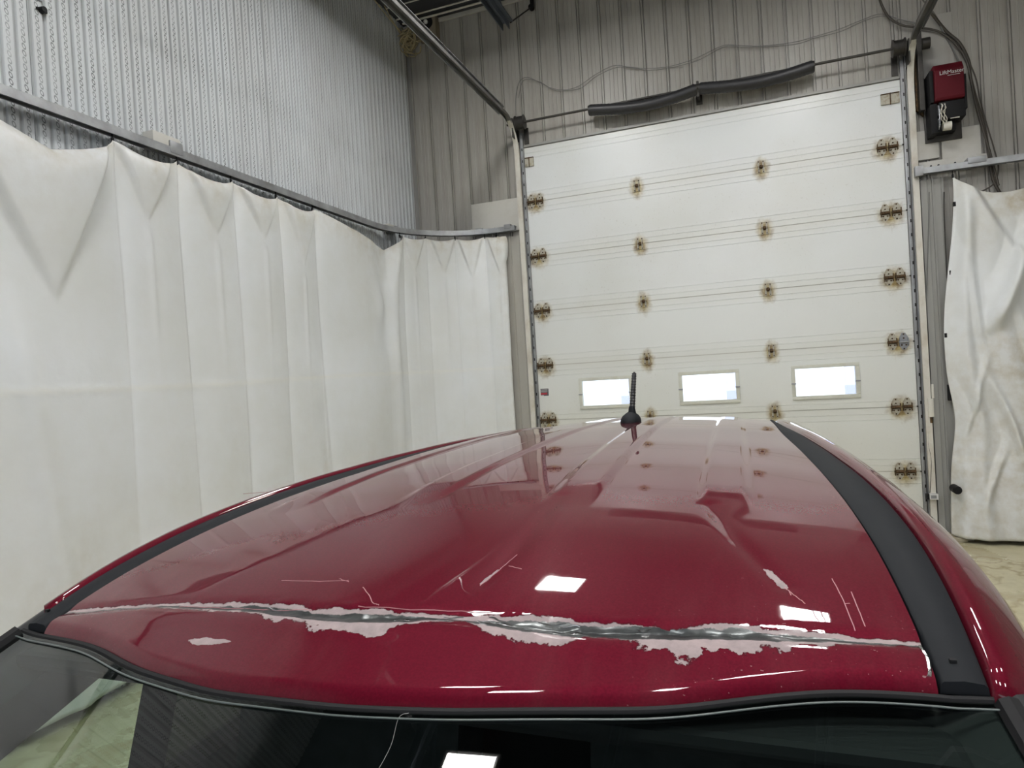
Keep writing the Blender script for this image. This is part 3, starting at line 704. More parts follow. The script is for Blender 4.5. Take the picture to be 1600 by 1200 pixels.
# wires looping over the gear case
for k in range(4):
    q = cx0+.045+.012*k
    o = MB().tube(spline([(q, -.235, cz0-.02), (q+.01*(-1)**k, -.262, cz0-.05-.01*k), (q-.012, -.258, cz0-.10), (q+.015*(-1)**k, -.25, cz0-.16), (q+.01, -.235, cz0-.20)], 6), .003, 5).build('wire', M['track_white'], OP); place(o, OP)
# lettering on the cover, a mesh built from the built-in font
fc = bpy.data.curves.new('lettering', 'FONT'); fc.body = 'LiftMaster'; fc.size = .046; fc.extrude = .0008; fc.align_x = 'CENTER'
fo = bpy.data.objects.new('tmp', fc); COL.objects.link(fo); dg = bpy.context.evaluated_depsgraph_get(); tm = bpy.data.meshes.new_from_object(fo.evaluated_get(dg)); bpy.data.objects.remove(fo)
tm.materials.clear(); tm.materials.append(M['whiteprint']); lo = link('lettering', tm, OP)
lo.rotation_euler = (math.radians(90), 0, 0); lo.location = Vector(((cx0+cx1)/2+.02, -.2763, cz1-.105))-OP.location
o = MB().box((cx0+.10, -.2765, cz1-.120), (cx1-.03, -.2752, cz1-.117)).build('underline', M['whiteprint'], OP); place(o, OP)
# drive bracket between the motor and the shaft
BR = thing('drive_bracket', 'greasy black angle bracket between the right track and the red motor', 'bracket', (3.80, -.02, SZ))
o = MB().box((3.76, -.14, cz0-.02), (3.80, -.021, SZ+.12), .003).build('angle', M['darksteel'], BR); place(o, BR)
o = MB().cyl((3.80, SY+.02, SZ), (3.86, SY+.02, SZ), .05, n=18).build('sprocket', M['darksteel'], BR, True); place(o, BR)
o = MB().prism([(3.742, SZ-.55), (3.80, SZ-.62), (3.80, SZ-.05), (3.755, SZ-.05)], 1, -.06, -.021).build('gusset', M['rust'], BR); place(o, BR)
# ------------------------------------------------------------------ cables
def cable(name, pts, r, mt, label, cat='cable', y_=-.03, group=None):
    P = [at(p[0], p[1], 1, p[2] if len(p) > 2 else y_) for p in pts]
    o = MB().tube(spline(P, 8), r, 7).build(name, M[mt], smooth=True); return tag(o, label, cat, group)
w1 = [(806, 180, -.10), (806, 150), (812, 127), (824, 121), (842, 128), (862, 138), (885, 140), (905, 134), (928, 118), (958, 103), (985, 105), (1010, 107), (1045, 104), (1085, 92), (1128, 72), (1155, 71), (1190, 72), (1240, 66), (1270, 58), (1310, 46), (1345, 32), (1376, 22), (1405, 30), (1432, 36)]
cable('wire', w1, .0032, 'cable_grey', 'thin grey wire sagging along the wall above the door, upper of the pair')
cable('wire', [(p[0]+4, p[1]+(3 if i % 2 else 1.2), -.035) for i, p in enumerate(w1)][1:], .0028, 'cable_grey', 'thin grey wire sagging along the wall above the door, lower of the pair')
cable('hose', [(1372, -12), (1378, 8), (1390, 28), (1408, 39), (1432, 43), (1455, 46), (1472, 52), (1490, 66), (1506, 86), (1514, 108), (1520, 140), (1528, 175), (1540, 215), (1550, 250), (1560, 290)], .010, 'cable_brown', 'dark hose looping over the wall and down past the motor', 'hose', -.06)
cable('power_cable', [(1442, 0, -.25), (1462, 25, -.1), (1475, 52, -.05), (1486, 72), (1498, 95), (1503, 100)], .007, 'cable_grey', 'grey cable dropping into the top of the red motor', 'cable', -.03)
cable('hose', [(1455, 20, -.12), (1478, 48), (1500, 68), (1514, 96), (1516, 118), (1524, 150), (1536, 190), (1544, 232), (1552, 280), (1568, 310)], .013, 'cable_brown', 'thick grimy hose running down right of the motor', 'hose', -.045)
cable('power_cable', [(1506, 80), (1524, 120), (1532, 160), (1545, 205), (1553, 232), (1560, 262), (1554, 285), (1540, 296), (1528, 300)], .006, 'cable_brown', 'thin dark cable right of the motor ending in a hook below the rail', 'cable', -.05)
cable('hanging_rod', [(1475, 300), (1475, 330), (1478, 400), (1482, 470), (1484, 478)], .005, 'darksteel', 'thin black rod hanging beside the right curtain', 'rod', -.075)
cable('wire', [(1450, 600, -.075), (1446, 520, -.075), (1449, 420, -.075), (1452, 300, -.075)], .004, 'cable_grey', 'grey wire running up the right pilaster', 'wire')
cable('wire', [(1452, 655, -.075), (1450, 690, -.075), (1455, 720, -.075), (1453, 770, -.075)], .0035, 'darksteel', 'thin black wire down to the small safety sensor', 'wire')
# junction device on the right pilaster
J = thing('pull_switch', 'small cream switch with a cord on the right pilaster', 'switch', tuple(at(1456, 640, 1, -.062)))
p = at(1454, 637, 1, -.075); o = MB().box((p.x-.022, -.10, p.z-.085), (p.x+.022, -.062, p.z+.085), .004).build('switch_body', M['track_white'], J, True); place(o, J)
p2 = at(1457, 612, 1, -.08); o = MB().box((p2.x-.010, -.09, p2.z-.06), (p2.x+.010, -.07, p2.z+.07), .003).build('lever', M['track_white'], J, True); place(o, J)
o = MB().cyl((p.x-.0, -.08, p.z-.14), (p.x, -.08, p.z-.085), .011, n=10).build('gland', M['rust'], J); place(o, J)
p3 = at(1484, 613, 1, -.09); tag(MB().box((p3.x-.014, -.11, p3.z-.075), (p3.x+.020, -.062, p3.z+.07), .004).build('catch', M['black'], smooth=True), 'black rubber catch beside the edge of the right curtain', 'catch')
p = at(1457, 776, 1, -.10); PE = thing('safety_sensor', 'small black and white door sensor low on the right track', 'sensor', (p.x, -.06, p.z))
o = MB().box((p.x-.05, -.11, p.z-.025), (p.x-.025, -.062, p.z+.025), .003).build('sensor_body', M['black'], PE); place(o, PE)
o = MB().box((p.x-.025, -.115, p.z-.026), (p.x+.045, -.062, p.z+.026), .003).build('sensor_face', M['whiteprint'], PE); place(o, PE)
o = MB().box((p.x-.015, -.1165, p.z-.014), (p.x+.030, -.1145, p.z+.014)).build('sensor_window', M['zinc'], PE); place(o, PE)
tag(MB().box((3.74, -.16, 0.0), (3.99, -.062, .055), .01).box((3.80, -.22, 0), (3.93, -.15, .04), .01).build('concrete_curb', M['sill']), 'broken concrete curb at the foot of the right pilaster', 'curb')
# ------------------------------------------------------------------ high corner: conduit, nest of wires, alarm, joist
JN = thing('wire_nest', 'tangled nest of tan wires in the upper corner of the room', 'wires', tuple(at(640, 62, 1, -.10)))
c0 = at(640, 62, 1, -.10); m_ = MB()
for k in range(26):
    ph = random.uniform(0, 6.28); R_ = random.uniform(.07, .17); ax = Vector((random.uniform(-1, 1), random.uniform(-1, 1), random.uniform(-1, 1))).normalized(); u_ = ax.orthogonal().normalized(); v_ = ax.cross(u_)
    off = Vector((random.uniform(-.05, .05), random.uniform(-.02, .02), random.uniform(-.08, .06)))
    pts = [c0+off+(u_*math.cos(ph+a)+v_*math.sin(ph+a)*.8)*R_*(1+.15*math.sin(3*a)) for a in [i*.5 for i in range(random.randint(6, 13))]]
    pts = [Vector((max(XL+.02, p.x), min(-.025, p.y), p.z)) for p in pts]
    o = MB().tube(spline(pts, 4), random.uniform(.005, .009), 5).build('strand', M['straw'], JN); place(o, JN)
for pts in ([(585, 0), (605, 25), (625, 48), (640, 60)], [(596, 0), (612, 30), (632, 66), (636, 88)]):
    P = [at(a, b_, 0, XL+.03) if a < 628 else at(a, b_, 1, -.05) for a, b_ in pts]; o = MB().tube(spline(P, 5), .006, 6).build('strand', M['straw'], JN); place(o, JN)
AL = thing('alarm_lamp', 'small tan box with a round white bulb under the ceiling corner', 'lamp', tuple(at(668, 38, 1, -.05)))
A = at(652, 27, 1, -.12); B = at(682, 56, 1, -.12)
o = MB().box((A.x, -.13, B.z), (B.x, -.0145, A.z), .01).build('box', M['tan'], AL, True); place(o, AL)
p = at(666, 35, 1, -.14); o = MB().cyl((p.x, -.13, p.z), (p.x, -.135, p.z), .075, n=22).build('recess', M['black'], AL); place(o, AL)
bm = bmesh.new(); bmesh.ops.create_uvsphere(bm, u_segments=16, v_segments=10, radius=.026); me = bpy.data.meshes.new('bulb'); bm.to_mesh(me); bm.free(); me.materials.append(M['whiteprint']); o = link('bulb', me, AL); o.location = Vector((p.x, -.155, p.z))-AL.location
# edge trim and conduits along the ceiling line
b = MB().box((XL, -.035, ZC-.045), (XR, -.0145, ZC-.0)).build('trim_3', M['white_plate']); b['kind'] = 'structure'
for k, (y_, z_, r, n_) in enumerate(((-.16, ZC-.03, .012, 'nearest the wall'), (-.30, ZC-.05, .009, 'middle one of three'), (-.52, ZC-.03, .007, 'furthest from the wall'))):
    tag(MB().tube([(XL+.05, y_+.01, z_), (.2, y_, z_+.005), (2.2, y_+.02, z_), (XR-.1, y_, z_)], r, 8).build('conduit', M['track_white']), 'thin pale conduit along the ceiling above the door wall, '+n_, 'conduit', 'conduits under the ceiling')
for k in range(6):
    x_ = -.15+k*1.6
    if k == 0: lab = 'blue-grey steel joist hanging at the top of the picture above the left track'
    else: lab = 'blue-grey steel roof joist, number %d rightwards from the left track' % (k+1)
jt = empty('roof_joist', (0, 0, ZC)); jt0 = jt
def joist(x_, label):
    j = thing('roof_joist', label, 'joist', (x_, -.4, ZC), 'steel roof joists'); yb = -.16
    ch_ = MB(); 
    for sx in (-.06, .012): ch_.prism([(x_+sx, 5.44), (x_+sx+.008, 5.44), (x_+sx+.008, 5.51), (x_+sx+.05, 5.51), (x_+sx+.05, 5.524), (x_+sx, 5.524)], 1, -13, -.33)
    o = ch_.build('bottom_chord', M['beam'], j); place(o, j)
    d = MB()
    for k in range(20):
        y_ = -.45-k*.62
        d.cyl((x_, y_, 5.51), (x_, y_-.31, ZC), .013, n=6); d.cyl((x_, y_-.31, ZC), (x_, y_-.62, 5.51), .013, n=6)
    o = d.build('web', M['beam'], j); o['kind'] = 'stuff'; place(o, j)
    # end diagonal angles reaching the wall seat
    return j
bpy.data.objects.remove(jt0)
names = ['directly above the left door track', 'first one to the right of the joist above the left track', 'above the middle of the car', 'above the right door track', 'near the right wall, second from it', 'closest to the right wall']
for k, x_ in enumerate((-.06, 1.55, 3.1, 4.7, 6.2, 7.6)): joist(x_, 'blue-grey steel roof joist '+names[k])
p = at(832, 8, 1, -.03); HB = thing('hanger_bolt', 'small black bracket with a thin brace at the top of the door wall', 'bracket', (p.x, -.03, p.z))
o = MB().box((p.x-.02, -.06, p.z-.03), (p.x+.02, -.0145, p.z+.12), .003).cyl((p.x-.01, -.07, p.z-.03), (p.x-.01, -.02, p.z-.03), .03, n=12).build('bracket_body', M['black'], HB); place(o, HB)
q = at(798, 38, 1, -.33); o = MB().cyl((p.x-.01, -.05, p.z-.03), (q.x, -.34, 5.50), .008, n=6).build('brace', M['darksteel'], HB); place(o, HB)
# tiny knob on the left wall
p = at(68, 15, 0, XL+.02); KN = thing('wall_peg', 'small black peg on the left corrugated wall near the picture corner', 'peg', (XL, p.y, p.z))
o = MB().cyl((XL-.01, p.y, p.z), (XL+.03, p.y, p.z), .02, .016, 12).build('knob', M['black'], KN, True); place(o, KN)
o = MB().cyl((XL-.005, p.y-.01, p.z+.07), (XL+.012, p.y-.01, p.z+.07), .022, .02, 12).build('grey_cap', M['zinc'], KN, True); place(o, KN)
o = MB().box((XL, p.y-.03, p.z-.006), (XL+.01, p.y+.03, p.z+.006)).build('crossbar', M['black'], KN); place(o, KN)
# ------------------------------------------------------------------ ceiling lights
def ceiling_light(x_, y_, label, w=.42, l=.60, z=5.50):
    t = thing('ceiling_light', label, 'lamp', (x_, y_, z), 'square ceiling lamps')
    o = MB().box((-w/2-.03, -l/2-.03, .004), (w/2+.03, l/2+.03, .07), .01).build('housing', M['housing'], t)
    MB().box((-w/2, -l/2, -.004), (w/2, l/2, .0035)).build('diffuser', M['lamp'], t)
    for sx in (-1, 1): MB().cyl((sx*w*.4, 0, .07), (sx*w*.4, 0, ZC-z), .004, n=6).build('hanger', M['galv'], t)
    return t
LIGHTS_ = [(.55, -2.40, 'ceiling lamp high on the left, the one nearest the door wall'), (2.97, -2.60, 'ceiling lamp nearest the door wall, above the right half of the white door'),
           (.42, -5.45, 'ceiling lamp on the left above the curtain side of the car'), (2.97, -5.75, 'ceiling lamp on the right above the front of the car roof'),
           (1.3, -8.1, 'ceiling lamp on the left just behind the photographer'), (2.92, -8.1, 'ceiling lamp on the right just behind the photographer'),
           (5.3, -5.25, 'ceiling lamp in the next bay, level with the car'), (5.3, -8.1, 'ceiling lamp in the next bay, behind the photographer')]
# ------------------------------------------------------------------ the car
XC, YC = CAM[0]-.41, CAM[1]
def curve(xs_, ys_, s=.04):
    xs_ = np.array(xs_, float); ys_ = np.array(ys_, float); g = np.linspace(xs_[0]-.3, xs_[-1]+.3, 800)
    sl0 = (ys_[1]-ys_[0])/(xs_[1]-xs_[0]); sl1 = (ys_[-1]-ys_[-2])/(xs_[-1]-xs_[-2])
    y_ = np.interp(g, np.r_[xs_[0]-.3, xs_, xs_[-1]+.3], np.r_[ys_[0]-.3*sl0, ys_, ys_[-1]+.3*sl1])
    d = g[1]-g[0]; k = np.exp(-.5*(np.arange(-60, 61)*d/s)**2); k /= k.sum()
    y2 = np.convolve(np.pad(y_, 60, mode='reflect', reflect_type='odd'), k, 'valid')
    return lambda q: np.interp(q, g, y2)
zed = curve([.45, .55, .66, .75, .86, .985, 1.15, 1.36, 1.64, 2.03, 2.4, 2.71, 2.88, 3.0, 3.06], [1.337, 1.372, 1.409, 1.4385, 1.460, 1.479, 1.495, 1.507, 1.515, 1.518, 1.511, 1.500, 1.485, 1.455, 1.425], .05)
wid = curve([.5, .66, .86, .985, 1.15, 1.36, 1.64, 2.03, 2.71, 3.05], [1.11, 1.10, 1.09, 1.08, 1.06, 1.03, .99, .935, .90, .88], .06)
uout = curve([.45, .7, .85, 1.0, 1.19, 1.36, 1.83, 2.3, 2.56, 3.05], [.583, .592, .599, .600, .592, .580, .536, .487, .470, .455], .06)
v_head = curve([-.64, -.539, -.421, -.311, -.166, .0, .113, .317, .394, .461, .557, .64], [.672, .655, .636, .600, .575, .575, .587, .625, .655, .679, .695, .700], .03)
v_crease = curve([-.62, -.531, -.383, -.214, -.109, -.02, .059, .139, .213, .28, .408, .485, .554, .62], [.690, .692, .703, .699, .690, .692, .702, .701, .700, .708, .730, .739, .749, .755], .02)
def seg_dist(u, v, pl):
    best = 9; tt = 0
    for i in range(len(pl)-1):
        ax_, ay_ = pl[i]; bx_, by_ = pl[i+1]; dx, dy = bx_-ax_, by_-ay_; t = max(0, min(1, ((u-ax_)*dx+(v-ay_)*dy)/(dx*dx+dy*dy)))
        d = math.hypot(u-ax_-t*dx, v-ay_-t*dy)
        if d < best: best = d; tt = (i+t)/(len(pl)-1)
    return best, tt
def roof_base(u, v):
    w = wid(v)/2
    return float(zed(v)+.026*(1-min(1.2, abs(u)/w)**2))
def hit_roof(px, py):
    d = FW + (px-800)/F_PX*RT - (py-600)/F_PX*UP; t = .5
    while t < 4:
        X = CAM+d*t
        if X[2] < roof_base(X[0]-XC, X[1]-YC) and X[1]-YC > .3: break
        t += .002
    return X[0]-XC, X[1]-YC
D1 = [hit_roof(*p) for p in ((878, 775), (850, 805), (826, 838), (790, 880), (752, 912))]
D2 = [hit_roof(*p) for p in ((1108, 788), (1150, 842), (1190, 882), (1226, 916))]
RIBS = [(-.445, -.470), (-.165, -.140), (.115, .075), (.355, .320)]
def rib_h(u, v):
    h = 0
    for a, b_ in RIBS:
        c = a+(b_-a)*(v-1.05)/1.4; q = (abs(u-c)-.026)/.022
        e = 1-sst(q); st = sst((v-(1.02+.9*(abs(u-c)/.05)**2*.03))/.16)*(1-sst((v-2.62)/.12))
        h += .0058*e*st
    return h
gw_ = curve([-.53, -.38, -.26, -.18, -.10, -.02, .04, .06, .10, .13, .2, .28, .37, .44, .49, .55], [.002, .002, .005, .009, .009, .010, .004, .0015, .002, .010, .013, .012, .011, .007, .002, .002], .012)
pl_ = curve([-.53, -.38, -.25, -.15, -.02, .03, .07, .1, .13, .19, .25, .29, .38, .46, .5, .55], [.003, .004, .013, .017, .023, .016, .002, .004, .020, .019, .014, .025, .023, .014, .004, .003], .012)
def roof_z(u, v):
    z = roof_base(u, v)+rib_h(u, v)
    c = v-float(v_crease(u)); heavy = float(gw_(u))/.012
    z -= .0055*math.exp(-(c/.010)**2)*(.5+.5*min(1, heavy)); z += .002*math.exp(-((c+.026)/.015)**2)*min(1, heavy)
    if abs(c) < .05:
        z += .0028*min(1.2, heavy)*mnoise.noise(Vector((u*38, v*70, 3)))*math.exp(-(c/.016)**2)
        z += .0012*min(1.2, heavy)*mnoise.noise(Vector((u*110, v*160, 8)))*math.exp(-(c/.014)**2)
    for Dn, ax_ in ((D1, .0017), (D2, .0028)):
        if .7 < v < 1.25:
            d, t = seg_dist(u, v, Dn); z -= ax_*math.exp(-(d/.013)**2)*(1-.3*t)
    z += .0016*mnoise.noise(Vector((u*3.2, v*2.2, 12)))*sst((v-.75)/.3)        # mild waviness of the battered panel
    e = v-float(v_head(u))
    if e < .014: z -= .010*(1-e/.014)**2
    return z
CARX = 'car'
car = thing('car', 'dark red car with a dented roof, black roof strips and peeling paint above the windscreen', 'car', (XC, YC+.9, 0))
def cp(o): return place(o, car)
NU, NV = 300, 420
vs = []; A_c = []; A_g = []; A_p = []; A_ch = []
chips = [(hit_roof(318, 1003), .022, .006), (hit_roof(342, 1003), .018, .003), (hit_roof(1130, 1012), .010, .004), (hit_roof(590, 985), .006, .004)]
us = np.linspace(-1, 1, NU+1)
for j in range(NV+1):
    t = (j/NV)**1.45
    for i in range(NU+1):
        a = us[i]; u = a*.55; vh = float(v_head(u)); v = vh+(3.05-vh)*t; 
        for _ in range(2): u = a*float(wid(v))/2; vh = float(v_head(u)); v = vh+(3.05-vh)*t
        vs.append((XC+u, YC+v, roof_z(u, v)))
        A_c.append(v-float(v_crease(u))); A_g.append(float(gw_(u))); A_p.append(float(pl_(u)))
        q = 0
        for (cu, cv), ru, rv in chips: q = max(q, 1.5-math.hypot((u-cu)/ru, (v-cv)/rv))
        for Dn in (D2,):
            if .7 < v < 1.3:
                d, tt = seg_dist(u, v, Dn); q = max(q, (1.45-d/.0045)*sst((tt-.62)/.2))
        for Dn in (D1,):
            if .7 < v < 1.3:
                d, tt = seg_dist(u, v, Dn); q = max(q, (1.25-d/.003)*sst((tt-.7)/.2))
        A_ch.append(q)
me = bpy.data.meshes.new('roof_panel'); me.from_pydata(vs, [], [(j*(NU+1)+i, j*(NU+1)+i+1, (j+1)*(NU+1)+i+1, (j+1)*(NU+1)+i) for j in range(NV) for i in range(NU)])
me.polygons.foreach_set('use_smooth', [True]*len(me.polygons))
for nm, dat in (('crease', A_c), ('bare', A_g), ('primer', A_p), ('chip', A_ch)):
    a = me.attributes.new(nm, 'FLOAT', 'POINT'); a.data.foreach_set('value', dat)
PAINT = (.092, .0030, .0120)
def paint(name, worn):
    m = bpy.data.materials.new(name); N, L = nodes(m); b = N['Principled BSDF']
    tc = N.new('ShaderNodeTexCoord'); v = tc.outputs['Object']
    n1 = noise_out(N, L, v, 2.2, 6, .6); n4 = noise_out(N, L, v, 400, 2)
    base = mixc(N, L, ramp01(N, L, n4, .35, .65), tuple(c*.9 for c in PAINT), tuple(c*1.12 for c in PAINT))
    b.inputs['Metallic'].default_value = .25; b.inputs['Roughness'].default_value = .5; b.inputs['Specular IOR Level'].default_value = .03; b.inputs['Coat Weight'].default_value = 1.; b.inputs['Coat IOR'].default_value = 1.41
    mp = N.new('ShaderNodeMapping'); mp.inputs['Rotation'].default_value = (0, 0, .5); mp.inputs['Scale'].default_value = (6, 1.3, 1); L.new(v, mp.inputs[0])
    haze = noise_out(N, L, mp.outputs[0], 1.6, 7, .65)
    cr = ramp01(N, L, haze, .5, .8, .015, .09); L.new(cr, b.inputs['Coat Roughness'])
    dustf = ramp01(N, L, haze, .5, .9, .0, .07)
    sp_ = noise_out(N, L, v, 260, 1); dots = ramp01(N, L, sp_, .74, .78, 0, .5)
    col = mixc(N, L, dustf, base, (.36, .25, .24)); col = mixc(N, L, math_node(N, L, 'MULTIPLY', dots, ramp01(N, L, n1, .5, .65)), col, (.5, .38, .38))
    if worn:
        def attr(nm): a = N.new('ShaderNodeAttribute'); a.attribute_name = nm; return a.outputs['Fac']
        C_, G_, P_, H_ = attr('crease'), attr('bare'), attr('primer'), attr('chip')
        na = noise_out(N, L, v, 17, 7, .62); nb = noise_out(N, L, v, 60, 6, .6); ng = noise_out(N, L, v, 19, 3, .5)
        ja = math_node(N, L, 'MULTIPLY', math_node(N, L, 'SUBTRACT', na, .5), math_node(N, L, 'ADD', .006, math_node(N, L, 'MULTIPLY', P_, 4.2))); jb = math_node(N, L, 'MULTIPLY', math_node(N, L, 'SUBTRACT', nb, .5), .012)
        cc = math_node(N, L, 'ADD', C_, jb)
        low = math_node(N, L, 'ADD', math_node(N, L, 'ADD', cc, ja), math_node(N, L, 'ADD', P_, math_node(N, L, 'MULTIPLY', G_, .35)))            # > 0 inside, lower side
        up = math_node(N, L, 'SUBTRACT', math_node(N, L, 'ADD', .0015, math_node(N, L, 'MULTIPLY', G_, .85)), math_node(N, L, 'SUBTRACT', cc, math_node(N, L, 'MULTIPLY', ja, .3)))
        inside = math_node(N, L, 'MULTIPLY', ramp01(N, L, low, -.0006, .0006), ramp01(N, L, up, -.0005, .0005))
        jg = math_node(N, L, 'MULTIPLY', math_node(N, L, 'SUBTRACT', ng, .5), .010)
        m1 = math_node(N, L, 'SUBTRACT', math_node(N, L, 'MULTIPLY', G_, 1.0), math_node(N, L, 'ABSOLUTE', math_node(N, L, 'ADD', math_node(N, L, 'ADD', cc, .004), jg)))
        metal = math_node(N, L, 'MULTIPLY', ramp01(N, L, m1, -.0004, .0006), inside)
        chip = ramp01(N, L, math_node(N, L, 'ADD', H_, math_node(N, L, 'MULTIPLY', math_node(N, L, 'SUBTRACT', nb, .5), 1.6)), .45, .52)
        prim = math_node(N, L, 'MAXIMUM', inside, chip)
        edge = math_node(N, L, 'MULTIPLY', ramp01(N, L, low, -.0022, -.0006), math_node(N, L, 'SUBTRACT', 1., inside)); edge = math_node(N, L, 'MULTIPLY', edge, ramp01(N, L, up, -.002, 0))
        col = mixc(N, L, math_node(N, L, 'MULTIPLY', edge, .6), col, (.02, .004, .006))
        col = mixc(N, L, prim, col, mixc(N, L, ramp01(N, L, nb, .3, .7), (.36, .29, .29), (.25, .21, .215)))
        col = mixc(N, L, metal, col, mixc(N, L, ramp01(N, L, na, .35, .6), (.045, .05, .052), (.10, .105, .105)))
        L.new(math_node(N, L, 'SUBTRACT', 1., math_node(N, L, 'MULTIPLY', prim, .93)), b.inputs['Coat Weight'])
        L.new(math_node(N, L, 'MAXIMUM', math_node(N, L, 'MULTIPLY', metal, .75), math_node(N, L, 'MULTIPLY', math_node(N, L, 'SUBTRACT', 1., prim), .25)), b.inputs['Metallic'])
        L.new(math_node(N, L, 'SUBTRACT', .45, math_node(N, L, 'MULTIPLY', metal, .17)), b.inputs['Roughness'])
        bn = N.new('ShaderNodeBump'); bn.inputs['Distance'].default_value = .0015; bn.inputs['Strength'].default_value = .9
        L.new(math_node(N, L, 'MULTIPLY', prim, -.6), bn.inputs['Height']); L.new(bn.outputs[0], b.inputs['Normal'])
    L.new(col, b.inputs['Base Color'])
    return m
M['paint'] = paint('dark_red_car_paint', False); M['paintworn'] = paint('worn_dark_red_roof_paint', True)
me.materials.append(M['paintworn']); roof = cp(link('roof_panel', me, car, 'dented dark red roof with a scraped crease exposing grey primer and bare metal'))
# fine scratches in the lacquer, laid on the roof surface
M['scratch'] = mat('lacquer_scratch', (.42, .20, .22), .5)
SC = [[(1226, 916), (1240, 930), (1258, 944)], [(1330, 925), (1342, 955), (1352, 980)], [(1320, 945), (1328, 944)], [(440, 908), (500, 909), (545, 908)], [(567, 918), (578, 933), (582, 942), (592, 946)], [(545, 910), (530, 905)], [(750, 915), (780, 890), (808, 866)], [(795, 884), (815, 890)], [(1300, 905), (1318, 940), (1336, 985)], [(280, 945), (330, 946), (400, 948), (487, 950)], [(560, 948), (660, 952), (770, 957)], [(430, 768), (380, 772)], [(1232, 921), (1236, 930)]]
for k, s_ in enumerate(SC):
    P = []
    for p in spline([(a, b_, 0) for a, b_ in s_], 6):
        u, v = hit_roof(p.x, p.y); P.append(Vector((XC+u, YC+v, roof_z(u, v)+.0001)))
    cp(MB().tube(P, .0006, 4).build('scratch', M['scratch'], car))
# mangled metal shreds standing in the crease
M['bright'] = mat('torn_bright_metal', (.62, .62, .62), .18, 1., .2, 60)
for k in range(15):
    u = random.choice([random.uniform(.085, .215), random.uniform(.085, .215), random.uniform(.03, .12), random.uniform(.22, .52), random.uniform(-.2, .0)]); L_ = random.uniform(.01, .045)
    P = []
    off = random.uniform(-.008, .008); wv = random.uniform(0, 6)
    for q in range(7):
        uu = u+L_*q/6; vv = float(v_crease(uu))+off+.0012*math.sin(wv+q*.8); P.append(Vector((XC+uu, YC+vv, roof_z(uu, vv)+.0001+.0004*math.sin(q*.9+wv))))
    cp(MB().tube(P, .0009, 5, [.0003+.0010*math.sin(math.pi*(q+.3)/6.6) for q in range(7)]).build('metal_shred', M['bright'], car, True))
P = []
for p in [(1437, 1008), (1444, 1020), (1450, 1034), (1453, 1050), (1452, 1058)]:
    u, v = hit_roof(*p); P.append(Vector((XC+u, YC+v, roof_z(u, v)+.0008)))
cp(MB().tube(spline(P, 4), .0016, 5).build('metal_shred', M['bright'], car, True))
# roof strips
for sg in (-1, 1):
    g = MB(); n = 120; cols = 6
    prof = [(0, -.010), (.03, -.0015), (.10, .0012), (.5, .0030), (.9, .0012), (.97, -.0015), (1, -.010)]
    vs_ = []
    v0 = float(v_head(sg*.565))+.002
    for j in range(n+1):
        v = v0+(3.02-v0)*j/n
        a = float(wid(v))/2+.002; c_ = max(a+.012, float(uout(v))-.002)
        for f, h in prof:
            u = a+(c_-a)*f; vs_.append((XC+sg*u, YC+v, float(zed(v))-.002+h-.0*f))
    k_ = len(prof)
    g.add(vs_, [(j*k_+i, j*k_+i+1, (j+1)*k_+i+1, (j+1)*k_+i) for j in range(n) for i in range(k_-1)]+[tuple(range(k_))])
    o = cp(g.build('roof_strip', M['molding'], car, True))
    ce2 = MB().box((XC+sg*.575-.010, YC+v0+.022, zed(v0+.03)-.002), (XC+sg*.575-.004, YC+v0+.027, zed(v0+.03)+.0020), .001).build('strip_clip', M['black'], o)
# side frames: roof rail above the doors running into the front and rear pillars
def rail_station(v):
    if v >= .66: return float(uout(v)) if v < 2.56 or True else .46, float(zed(v)), 0
    return None
SECT = [(-.004, -.030), (0, -.004), (.006, .003), (.016, .003), (.036, -.008), (.060, -.030), (.078, -.058), (.090, -.090), (.098, -.125), (.090, -.130), (.05, -.10)]
def side_frames():
    st = []
    for v in np.linspace(.688, 2.72, 60):
        u = max(float(uout(v)), float(wid(v))/2+.012); st.append((u, v, float(zed(v))))
    for q in range(1, 9):
        t = q/8; st.append((.47+.20*t, 2.72+.50*t, float(zed(2.72))-.02*t-.50*t**1.8))
    return st
ST = side_frames()
APIL = [(.735+(.592-.735)*t**.9, -.36+1.08*t, .97+(1.425-.97)*t**.92) for t in [q/14 for q in range(15)]]
ASECT = [(-.085, -.034), (-.012, -.010), (.016, -.006), (.040, -.016), (.066, -.042), (.086, -.075), (.104, -.128), (.02, -.14), (-.085, -.10)]
# smooth stations
STa = np.array(ST); 
for _ in range(3): STa[1:-1] = (STa[:-2]+2*STa[1:-1]+STa[2:])/4
def wide(v):   # widening of the section towards the rear so that the cabin sides stay upright
    return 1+ max(0, (v-1.3))*.55
for sg in (-1, 1):
    vs_ = []; k_ = len(SECT)
    for j_, (u, v, z) in enumerate(STa):
        for du, dz in SECT: vs_.append((XC+sg*(u+du*wide(v)), YC+v+.7*max(0, du)*max(0, 1-j_/8), z+dz))
    g = MB().add(vs_, [(j*k_+i, j*k_+(i+1) % k_, (j+1)*k_+(i+1) % k_, (j+1)*k_+i) for j in range(len(STa)-1) for i in range(k_)]+[tuple(range(k_))[::-1], tuple(range((len(STa)-1)*k_, len(STa)*k_))])
    cp(g.build('side_frame', M['paint'], car, 'all'))
    k_ = len(ASECT); vs_ = [(XC+sg*(u+du), YC+v, z+dz) for (u, v, z) in APIL for du, dz in ASECT]
    cp(MB().add(vs_, [(j*k_+i, j*k_+(i+1) % k_, (j+1)*k_+(i+1) % k_, (j+1)*k_+i) for j in range(len(APIL)-1) for i in range(k_)]+[tuple(range(k_))[::-1], tuple(range((len(APIL)-1)*k_, len(APIL)*k_))]).build('front_pillar', M['pillarblack'], car, True))
